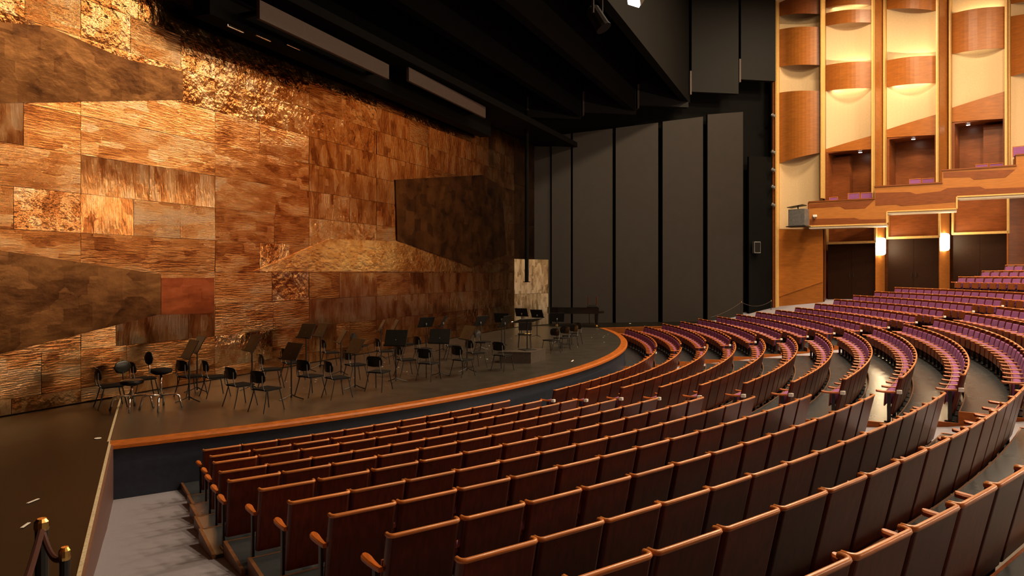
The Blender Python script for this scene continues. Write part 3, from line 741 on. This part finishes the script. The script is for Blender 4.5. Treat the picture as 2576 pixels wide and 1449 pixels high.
for (t0, t1, z0) in ((s_[0], s_[2], BA), (s_[2], s_[4], BB), (s_[4], s_[6], BC_)):
    bbox(t0, t1, -0.02, 0.035, z0 - .035, z0 + .03, M['gold'], 'gold_edge')
    bbox(t0, t1, -0.75, -0.02, z0 - .13, z0 - .05, M['soffit'], 'soffit')
    bbox(t0, t1, -1.45, -0.08, z0, z0 + .12, M['wood_dark'], 'balcony_floor')
for (t0, z0, z1) in ((s_[2], BA, BB), (s_[4], BB, BC_)): bbox(t0 - .035, t0 + .035, -0.02, 0.035, z0, z1, M['gold'], 'gold_edge')
for poly in ([(2036, 514), (2199, 503), (2184, 517), (2176, 524), (2126, 526), (2114, 519), (2036, 524)], [(2037, 551), (2149, 548), (2162, 552), (2229, 551), (2229, 560), (2037, 566)],
             [(2202, 485), (2288, 483), (2304, 488), (2366, 481), (2383, 473), (2464, 469), (2478, 475), (2600, 470), (2600, 484), (2408, 491), (2404, 508), (2268, 518), (2254, 514), (2202, 517)],
             [(2373, 434), (2554, 426), (2540, 437), (2530, 446), (2450, 452), (2440, 445), (2373, 447)]):
    w3 = []
    for u, v in poly:
        p = on_plane(u, v, BP, BD); t = (Vector((p.x, p.y)) - BP).dot(BD); w3.append(Vector((t, 0.012 * sgn, p.z)))
    mm = MB(); mm.slab(w3, (0, sgn, 0), 0.02); mm.build('wood_inlay', M['wood_dark'], BALC)
# balcony seats
BS = [(2086, 2108, 496, 0, .55), (2133, 2163, 486, 0, .55), (2165, 2195, 485, 0, .55), (2287, 2317, 450, 1, .55), (2319, 2350, 449, 1, .55), (2454, 2486, 413, 2, .55), (2489, 2524, 411, 2, .55)]
for n_, (u0, u1, v, i, o_) in enumerate(BS):
    P = BP - BN * 0.55
    a = on_plane(u0, v, P, BD); b = on_plane(u1, v, P, BD); d = Vector((b.x - a.x, b.y - a.y)); wd = d.length; zz = (a.z + b.z) / 2
    root = empty('upholstered_chair', ((a.x+b.x)/2, (a.y+b.y)/2, zz - 0.8), math.atan2(d.y, d.x),
                 label='purple cushioned seat, %s from the left behind the balcony rail' % ordinal(n_ + 1), category='seat', group='purple seats on the side balcony')
    m = MB(); m.rbox(-wd/2 + .01, wd/2 - .01, -.03, 0.03, .35, .77, .015); m.build('back_cushion', M['purple'], root)
    m = MB(); m.tube([(-wd/2 + .01, -.03, .35), (-wd/2 + .01, -.03, .79), (wd/2 - .01, -.03, .79), (wd/2 - .01, -.03, .35)], .02, 6); m.build('frame', M['rail'], root)
    m = MB(); m.rbox(-wd/2 + .02, wd/2 - .02, 0.03, 0.42, .30, .38, .02); m.build('seat_cushion', M['purple'], root)
    m = MB(); m.box(-wd/2 + .05, wd/2 - .05, -.02, 0.38, 0.0, .30); m.build('base', M['wood_dark'], root)
# side balcony end box
P = wl(2540, OFF); a = on_plane(2548, 370, P - NS*.5, SAW); zc = a.z
root = empty('upholstered_chair', (a.x, a.y, zc - .8), math.atan2(SAW.y, SAW.x), label='purple cushioned seat in the high box at the right edge', category='seat', group='purple seats on the side balcony')
m = MB(); m.rbox(0, .62, -.03, .03, .35, .78, .015); m.build('back_cushion', M['purple'], root)
m = MB(); m.tube([(0, -.03, .3), (0, -.03, .8), (.62, -.03, .8), (.62, -.03, .3)], .02, 6); m.build('frame', M['rail'], root)
m = MB(); m.rbox(0.02, .6, 0.03, .4, .3, .38, .02); m.build('seat_cushion', M['purple'], root)
# loudspeaker box at the balcony's end, small camera on the front, wall speaker, stage spots on the portal edge
P = wl(1988, OFF + .1); a = on_plane(1988, 572, P, SAW); zt = on_plane(1988, 528, P, SAW).z
root = empty('loudspeaker', (a.x, a.y, a.z), math.atan2(SAW.y, SAW.x), label='dark grey loudspeaker box at the stage end of the balcony', category='loudspeaker')
m = MB(); m.rbox(0, .85, -0.3, .35, 0.05, zt - a.z, .02); m.build('cabinet', M['grey_metal'], root)
m = MB(); m.rbox(-0.03, -0.0, -0.2, .25, 0.15, zt - a.z - .1, .01); m.build('grille', M['chair_pad'], root)
m = MB(); m.box(-.1, .9, -.35, .4, 0, .05); m.build('shelf', M['black_metal'], root)
m = MB(); m.slab([(-.05, -.35, zt - a.z + .12), (.75, -.35, zt - a.z + .22), (.75, .3, zt - a.z + .22), (-.05, .3, zt - a.z + .12)], (0, 0, 1), .03); m.tube([(.4, 0, zt - a.z), (.4, 0, zt - a.z + .18)], .03, 6); m.build('flap', M['black_metal'], root)
P = wl(2045, OFF + .12); a = on_plane(2050, 546, P, SAW)
root = empty('camera_unit', a, math.atan2(SAW.y, SAW.x), label='small white camera on the balcony front', category='camera')
m = MB(); m.rbox(-.09, .09, -.06, .06, 0, .12, .015); m.build('housing', M['plate'], root)
m = MB(); m.tube([(-.12, 0, .06), (-.08, 0, .06)], .035, 8); m.build('lens', M['black_metal'], root)
m = MB(); m.box(-.02, .02, -.15, .05, -.08, .0); m.build('bracket', M['grey_metal'], root)
a = on_plane(1903, 637, PW0 + Vector((nrm.x, nrm.y)) * .25, PWD); zt = on_plane(1903, 608, PW0 + Vector((nrm.x, nrm.y)) * .25, PWD).z
root = empty('wall_speaker', a, math.atan2(PWD.y, PWD.x), label='small grey speaker on the black portal wall', category='loudspeaker')
m = MB(); m.rbox(-.19, .19, -.12, .12, 0, zt - a.z, .02); m.build('cabinet', M['grey_metal'], root)
m = MB(); m.rbox(-.16, .16, -.135, -.118, .05, zt - a.z - .04, .005); m.build('grille', M['chair_pad'], root)
m = MB(); m.box(-.04, .04, .1, .7, .2, .3); m.build('bracket', M['black_metal'], root)
for n_, v in enumerate((290, 382, 427, 470, 515)):
    a = on_plane(1944, v, PW0 + Vector((nrm.x, nrm.y)) * .3, PWD)
    root = empty('stage_spotlight', a, math.atan2(PWD.y, PWD.x), label='small grey spotlight at the portal edge, %s from the top' % ordinal(n_ + 1), category='spotlight', group='spotlights at the portal edge')
    T = Matrix.Rotation(math.radians(-65), 4, 'Y')
    m = MB(); m.lathe([(.05, -.16), (.085, -.12), (.09, .08), (.075, .1)], 12, T); m.build('housing', M['grey_metal'], root)
    m = MB(); m.lathe([(.07, .1), (.07, .112)], 12, T); m.build('lens', M['chrome'], root)
    m = MB(); m.tube([(0, .1, 0), (.1, .12, .12), (.45, .2, .12)], .015, 6); m.build('yoke', M['black_metal'], root)
# lamp at the top edge of the picture
a = on_y(1592, -9, 2.6)
root = empty('stage_lamp', a, label='bright white lamp under the dark portal ceiling', category='spotlight')
T = Matrix.Rotation(math.radians(25), 4, 'X') @ Matrix.Rotation(math.radians(20), 4, 'Y')
m = MB(); m.box(-.2, .2, -.1, .1, .02, .16, T); m.build('housing', M['black_metal'], root)
m = MB(); m.box(-.19, .19, -.09, .09, -.02, .018, T); m.build('lens', M['lamp_cool'], root)
m = MB(); m.tube([(0, 0, .15), (0, 0, 2.0)], .02, 6); m.build('hanger', M['black_metal'], root)
a = on_y(1503, 45, 2.8)
root = empty('stage_spotlight', a, label='dim grey spotlight hanging under the portal ceiling', category='spotlight')
T = Matrix.Rotation(math.radians(150), 4, 'X')
m = MB(); m.lathe([(.05, -.18), (.09, -.14), (.10, .14), (.11, .18)], 12, T); m.build('housing', M['chair_pad'], root)
m = MB(); m.tube([(-.2, 0, 0), (-.2, 0, .4), (.2, 0, .4), (.2, 0, 0)], .02, 6); m.tube([(0, 0, .4), (0, 0, 1.6)], .025, 6); m.build('yoke', M['black_metal'], root)

# ---- the rest of the hall, mirrored in the curtain
we = W0 + WD * 30
m = MB(); b5 = B[4].Q; m.prism([(b5.x, b5.y), (b5.x + .3, b5.y), (we.x + .3, we.y), (we.x, we.y)][::-1], 0, TOPZ); m.build('wall_right', M['wall_wood'], kind='structure')
m = MB(); m.prism([(41.2, 2.6), (46, 2.6), (46, -28), (W0.x + WD.x*30 + 2, -28), (W0.x + 1.6, 2.4)][::-1], -1, TOPZ); m.build('wall_right_core', M['wood_dark'], kind='structure')
m = MB(); m.box(-8, 48, -24.4, -24, -1.2, TOPZ); m.build('wall_back', M['wood_dark'], kind='structure')
m = MB(); m.box(-8.4, -8, -24, 14.3, -1.2, TOPZ); m.build('wall_left', M['wood_dark'], kind='structure')
m = MB(); m.box(-8.4, 48, -24.4, 4.0, TOPZ - 1.5, TOPZ); m.build('ceiling', M['cream'], kind='structure')
m = MB(); m.box(8, 44, -24, -17.5, 5.0, 6.6); m.build('wall_balcony', M['wood_light'], kind='structure')
for x in range(10, 42, 3):
    m = MB(); m.rbox(-.8, .8, -.08, .08, -.2, .2, .03); o = m.build('balcony_lamp', M['rear_lamp'], label='glowing lamp on the rear balcony front', category='lamp', group='lamps on the rear balcony'); o.location = (x, -17.4, 5.9); o['label'] = 'glowing lamp on the rear balcony front, %s from the left' % ordinal((x - 10) // 3 + 1)

# ------------------------------------------------------------------ things on the stage
POD = on_z(1330, 900, 0)
def face(p, q): return math.atan2(q.y - p.y, q.x - p.x) - math.pi/2      # local +y looks at q
def chair_proto():
    o = empty('orchestra_chair', category='chair', group='black orchestra chairs on the stage')
    m = MB()
    pts = []
    m.rbox(-.20, .20, -.19, .20, .405, .435, .014); m.build('seat', M['chair_pad'], o)
    m = MB(); n = 9; vs = []; fs = []
    # rounded, bowed back plate
    ol = [(-.15, .56), (-.185, .60), (-.195, .68), (-.18, .75), (-.12, .785), (0, .79), (.12, .785), (.18, .75), (.195, .68), (.185, .60), (.15, .56), (0, .55)]
    k = len(ol)
    for dy in (0.0, .014):
        for x, z in ol: vs.append((x, -.235 - (z - .55) * .12 + x*x*1.3 + dy, z))
    for dy in (0.0, .014): vs.append((0, -.235 - .12*.12 + dy, .67))
    for i in range(k):
        j = (i+1) % k
        fs += [(2*k, i, j), (2*k+1, k+j, k+i), (j, i, k+i, k+j)]
    m.add(vs, fs); m.build('backrest', M['chair_black'], o)
    for s in (-1, 1):
        m = MB(); m.tube([(s*.17, .17, .40), (s*.19, .21, .2), (s*.21, .25, 0)], .011, 6); m.build('leg', M['black_metal'], o)
        m = MB(); m.tube([(s*.17, -.14, .40), (s*.19, -.19, .2), (s*.21, -.25, 0)], .011, 6); m.build('leg', M['black_metal'], o)
        m = MB(); m.tube([(s*.17, .17, .40), (s*.17, -.17, .40), (s*.165, -.215, .45), (s*.155, -.235, .56), (s*.15, -.235, .70)], .010, 6); m.build('frame_tube', M['grey_metal'], o)
    return o
def stand_proto():
    o = empty('music_stand', category='music stand', group='black music stands on the stage')
    m = MB(); m.tube([(0, 0, .03), (0, 0, .62), (0, 0, .95)], [.016, .016, .012], 8); m.build('pole', M['black_metal'], o)
    m = MB()
    for k in range(3):
        a = k * 2.094 + .5; m.tube([(0, 0, .10), (.12*math.cos(a), .12*math.sin(a), .05), (.27*math.cos(a), .27*math.sin(a), .012)], .011, 6)
    m.build('tripod_base', M['black_metal'], o)
    T = Matrix.Translation((0, 0, .98)) @ Matrix.Rotation(math.radians(-28), 4, 'X')
    m = MB(); m.rbox(-.27, .27, -.008, .008, -.17, .22, .006, T); m.build('desk', M['desk'], o)
    m = MB(); m.box(-.27, .27, -.075, .0, -.182, -.170, T); m.build('ledge', M['desk'], o)
    m = MB(); m.lathe([(.025, .9), (.03, .93), (.025, .97)], 8); m.build('clamp', M['grey_metal'], o)
    return o
CH = [(278,1024),(362,1002),(480,996),(541,997),(604,1021),(670,1033),(682,975),(781,995),(848,1000),(832,924),(893,961),(953,982),(967,920),
      (1022,946),(1078,956),(1064,913),(1163,946),(1196,925),(1264,932),(1386,888),(1412,881),(1434,875),(1446,867),(905,905),(1140,905),(1030,898),(1215,893),(735,955)]
ST = [(476,1010),(496,985),(634,980),(733,1004),(770,935),(806,926),(858,942),(893,978),(959,902),(992,900),(996,962),(1106,947),(1072,884),(1115,884),(1175,935),
      (1209,880),(1262,868),(1270,890),(1312,845),(1351,848),(1401,864)]
proto = chair_proto(); bpy.context.view_layer.update(); kids(proto)
def order(l): return sorted(l)
rj = random.Random(11)
for n_, (u, v) in enumerate(order(CH)):
    o = proto if n_ == 0 else copy_tree(proto)
    p = on_z(u, v, 0); o.location = p; o.rotation_euler = (0, 0, face(p, POD) + rj.uniform(-.35, .35))
    o['label'] = 'black tubular orchestra chair on the stage, %s from the left' % ordinal(n_ + 1)
proto = stand_proto(); bpy.context.view_layer.update(); kids(proto)
for n_, (u, v) in enumerate(order(ST)):
    o = proto if n_ == 0 else copy_tree(proto)
    p = on_z(u, v, 0); o.location = p; o.rotation_euler = (0, 0, face(p, POD) + rj.uniform(-.5, .5))
    o.scale = (1, 1, rj.uniform(.95, 1.08))
    o['label'] = 'black music stand on the stage, %s from the left' % ordinal(n_ + 1)
# two stools with chrome bases
for n_, (u, v, lab, hb) in enumerate(((332, 1030, 'black swivel stool with chrome base and back rest, left of the pair', .55), (405, 1028, 'round swivel stool with chrome base and oval back, right of the pair', .75))):
    p = on_z(u, v, 0); root = empty('swivel_stool', p, face(p, POD) + (.3 if n_ else -1.2), label=lab, category='stool', group='chrome based swivel stools')
    h = hb - .05
    m = MB(); m.lathe([(.10, h - .04), (.2, h), (.205, h + .05), (.17, h + .07)], 18); m.build('seat', M['chair_pad'] if n_ else M['chair_black'], root, smooth=True)
    for k in range(4):
        a = math.pi/4 + k * math.pi/2
        m = MB(); m.tube([(0, 0, .26), (.24*math.cos(a), .24*math.sin(a), .27), (.31*math.cos(a), .31*math.sin(a), .24), (.34*math.cos(a), .34*math.sin(a), .12), (.37*math.cos(a), .37*math.sin(a), 0)], .019, 8); m.build('leg', M['chrome'], root, smooth=True)
    m = MB(); m.tube([(0, 0, .2), (0, 0, h)], .022, 10); m.build('column', M['chrome'], root, smooth=True)
    m = MB(); m.tube([(0, -.1, h), (0, -.24, h + .02), (0, -.26, h + .3)], .014, 8); m.build('back_support', M['chrome'], root, smooth=True)
    T = Matrix.Translation((0, -.26, h + .3)) @ Matrix.Diagonal((.19 if n_ == 0 else .13, .03, .13, 1))
    m = MB(); m.lathe([(.1, -1), (.7, -.72), (1, 0), (.7, .72), (.1, 1)], 14, T); m.build('backrest', M['chair_black'], root, smooth=True)
# podium, conductor's stand and chair
a = on_z(1256, 913, 0); b = on_z(1335.4, 914.8, 0); c = on_z(1372, 904, 0)
d1 = Vector((b.x - a.x, b.y - a.y)); d2 = Vector((c.x - b.x, c.y - b.y)); ph = 0.33
root = empty('conductor_podium', (a.x, a.y, 0), label='low grey conductor podium at the front of the stage', category='podium')
pl = [(0, 0), (d1.x, d1.y), (d1.x + d2.x, d1.y + d2.y), (d2.x, d2.y)]
m = MB(); m.prism(pl, 0.0, ph - .03); m.build('riser', M['podium'], root)
m = MB(); cx_, cy_ = (d1.x + d2.x) / 2, (d1.y + d2.y) / 2
m.prism([(cx_ + (x - cx_) * 1.01, cy_ + (y - cy_) * 1.01) for x, y in pl], ph - .03, ph); m.build('top_board', M['podium'], root)
pc = Vector((a.x + cx_, a.y + cy_, ph))
root = empty('conductor_stand', pc + Vector((.1, -.1, 0)), 2.6, label='tall conductor stand with a nearly flat desk on the podium', category='music stand')
m = MB(); m.tube([(0, 0, 0), (0, 0, .85)], .02, 8); m.build('pole', M['black_metal'], root)
m = MB(); m.rbox(-.2, .2, -.2, .2, 0, .02, .006); m.build('base_plate', M['black_metal'], root)
T = Matrix.Translation((0, 0, .87)) @ Matrix.Rotation(math.radians(-75), 4, 'X')
m = MB(); m.rbox(-.4, .4, -.01, .01, -.25, .25, .006, T); m.build('desk', M['desk'], root)
m = MB(); m.rbox(-.41, .41, -.03, .012, -.27, -.25, .004, T); m.build('ledge', M['chrome'], root)
p = on_z(1320, 884, 0)
root = empty('conductor_chair', p, face(p, POD) + math.pi, label='high black chair with a yellow sheet behind the podium', category='chair')
m = MB(); m.rbox(-.22, .22, -.2, .2, .55, .59, .015); m.build('seat', M['chair_pad'], root)
m = MB(); m.rbox(-.22, .22, -.25, -.22, .72, 1.05, .02); m.build('backrest', M['chair_black'], root)
for sx in (-1, 1):
    for sy in (-1, 1):
        m = MB(); m.tube([(sx*.18, sy*.16, .55), (sx*.22, sy*.22, 0)], .012, 6); m.build('leg', M['black_metal'], root)
m = MB(); m.tube([(-.18, -.18, .56), (-.18, -.235, .9)], .012, 6); m.tube([(.18, -.18, .56), (.18, -.235, .9)], .012, 6); m.build('back_frame', M['black_metal'], root, kind='stuff')
q = p + Vector((0.02, -.1, .592))
m = MB(); m.box(-.12, .12, -.09, .09, 0, .004); o = m.build('paper_sheet', M['paper'], label='yellow sheet of paper on the conductor chair', category='paper'); o.location = q
# grand piano by the portal wall
pr = on_z(1513, 824, 0); pl_ = on_z(1376, 823, 0)
d = Vector((pl_.x - pr.x, pl_.y - pr.y)); ln = d.length
root = empty('grand_piano', (pr.x, pr.y, 0), math.atan2(d.y, d.x), label='closed black grand piano beside the portal wall', category='piano')
sg = -1   # body extends away from the camera
out = [(0.12, 0), (ln * .55, 0), (ln * .8, .04), (ln * .95, .2), (ln, .4), (ln * .98, .6), (ln * .86, .72), (ln * .7, .78), (ln * .5, .92), (ln * .3, 1.15), (0.12, 1.2)]
out = [(x, y * sg) for x, y in out][::-1] if sg < 0 else out
ZP = .65
m = MB(); m.prism(out, ZP, ZP + .27); m.build('case', M['piano'], root)
m = MB(); m.prism([(x, y * 1.01) for x, y in out], ZP + .275, ZP + .31); m.build('lid', M['piano'], root)
m = MB(); y0, y1 = (-1.2, 0) if sg < 0 else (0, 1.2)
m.rbox(-.12, .14, y0, y1, ZP + .03, ZP + .14, .02); m.build('key_bed', M['piano'], root)
m = MB(); m.box(-.10, .02, y0 + .1, y1 - .1, ZP + .14, ZP + .155); m.build('fall_board', M['piano'], root)
for (x, y) in ((.22, y0 + .15), (.22, y1 - .15), (ln * .82, (y0 + y1) * .35)):
    m = MB(); m.tube([(x, y, ZP + .02), (x, y, .3), (x, y, .12)], [.09, .07, .055], 10); lg = m.build('leg', M['piano'], root)
    m = MB(); m.lathe([(.05, .0), (.06, .05), (.04, .12)], 10, Matrix.Translation((x, y, 0))); m.build('caster', M['brass'], lg)
m = MB(); m.box(.55, .6, (y0+y1)/2 - .15, (y0+y1)/2 + .15, .12, .16); m.tube([(.57, (y0+y1)/2 - .1, .14), (.57, (y0+y1)/2 - .1, ZP)], .015, 6); m.tube([(.57, (y0+y1)/2 + .1, .14), (.57, (y0+y1)/2 + .1, ZP)], .015, 6)
m.build('pedal_lyre', M['piano'], root, kind='stuff')
rz = math.atan2(d.y, d.x); tz = ZP + .31
sp = Vector((pr.x, pr.y, tz)) + Vector((math.cos(rz) * .42 - math.sin(rz) * (-.5), math.sin(rz) * .42 + math.cos(rz) * (-.5), 0))
root = empty('piano_stool', sp, rz, label='dark piano stool standing upside down on the closed piano', category='stool')
m = MB(); m.rbox(-.26, .26, -.16, .16, 0.0, .07, .02); m.build('seat', M['chair_black'], root)
m = MB(); m.rbox(-.2, .2, -.12, .12, .07, .12, .01); m.build('apron', M['chair_black'], root)
for sx in (-1, 1):
    for sy in (-1, 1):
        m = MB(); m.tube([(sx*.19, sy*.11, .11), (sx*.21, sy*.13, .3), (sx*.2, sy*.125, .5)], [.026, .018, .024], 8); m.build('leg', M['seat_back'], root)
# rope barriers
def post(name, p, h, lab, grp, gold=True, r=.028):
    root = empty(name, p, label=lab, category='barrier post', group=grp)
    m = MB(); m.lathe([(.16, 0), (.16, .015), (.05, .03), (r, .05)], 16); m.build('base', M['black_metal'], root, smooth=False)
    m = MB(); m.tube([(0, 0, .03), (0, 0, h - .06)], r, 10); m.build('pole', M['black_metal'], root)
    m = MB(); m.lathe([(r, h - .08), (r * 1.15, h - .06), (r * 1.12, h - .02), (r * .7, h)], 12); m.build('cap', M['brass'], root)
    return root
def sag(a, b, s, n=12): return [a.lerp(b, i / n) + Vector((0, 0, -s * 4 * (i / n) * (1 - i / n))) for i in range(n + 1)]
g2 = 'rope barrier posts on the right of the stage'
t1 = on_z(1865, 758, 1.12); t2 = on_z(1940, 755, 1.15)
for t_, wd_ in ((t1, 'left'), (t2, 'right')):
    post('barrier_post', (t_.x, t_.y, 0), t_.z, 'slim barrier post before the portal wall, %s of two' % wd_, g2, r=.018)
t0 = on_z(1788, 796, .35)
for a_, b_, s_, lab in ((t1, t2, .25, 'thin rope sagging between the two barrier posts'), (t0, t1, .1, 'thin rope running down to the stage floor')):
    m = MB(); m.tube(sag(a_ - Vector((0, 0, .04)), b_ - Vector((0, 0, .04)), s_), .010, 6); m.build('barrier_rope', M['grey_panel'], label=lab, category='rope')
a = on_z(105, 1304, .95); b = on_z(163, 1376, .87)
post('barrier_post', (a.x, a.y, 0), .95, 'brass topped black barrier post at the lower left corner', 'rope barrier posts at the lower left', r=.04)
post('barrier_post', (b.x, b.y, 0), .87, 'slimmer brass topped barrier post beside the white floor line', 'rope barrier posts at the lower left', r=.03)
c = on_z(10, 1600, .8)
m = MB(); m.tube(sag(a - Vector((0, 0, .07)), b - Vector((0, 0, .05)), .10, 14), .02, 8); m.build('barrier_rope', M['rope'], label='dark red rope hanging between the two lower left posts', category='rope')
m = MB(); m.tube(sag(a - Vector((0, 0, .07)), c, .05, 12), .022, 8); m.build('barrier_rope', M['rope'], label='dark red rope leading down to the lower left corner', category='rope')
# tape marks and scraps on the floors
for n_, (u, v, l_, w_, ang, lab) in enumerate(((83, 1261, .16, .03, .3, 'short white tape mark on the black floor, farther one'), (64, 1322, .15, .03, .6, 'short white tape mark on the black floor, nearer one'),
        (246, 1103, .10, .10, 0, 'small pale disc on the black floor by the white line'), (1440, 908, .35, .04, .2, 'pale tape mark on the stage right of the podium'), (1585, 814, .2, .1, .2, 'small white scrap by the portal wall'))):
    p = on_z(u, v, 0); m = MB()
    if l_ == w_: m.lathe([(l_ / 2, 0), (l_ / 2, .004)], 14)
    else: m.rbox(-l_/2, l_/2, -w_/2, w_/2, 0, .004, .001)
    o = m.build('floor_mark', M['plate'], label=lab, category='tape mark', group='marks on the stage floor'); o.location = p + Vector((0, 0, .002)); o.rotation_euler = (0, 0, ang)

# tiny scraps scattered over the stage floor
m = MB(); rs = random.Random(5)
for _ in range(70):
    u = rs.uniform(720, 1540); lo = 1000 - (u - 720) * .17; p = on_z(u, lo - rs.uniform(5, 90) * (1 - (u - 720) / 1400), 0)
    if (Vector((p.x, p.y)) - Vector((CX, CY))).length > R_STAGE - .1 or p.y > 13: continue
    T = Matrix.Translation((p.x, p.y, .001)) @ Matrix.Rotation(rs.uniform(0, 3), 4, 'Z'); q = rs.uniform(.008, .022)
    m.box(-q, q, -q * .6, q * .6, 0, .003, T)
m.build('floor_scraps', M['plate'], kind='stuff', label='tiny white scraps scattered over the dark stage floor', category='scraps')
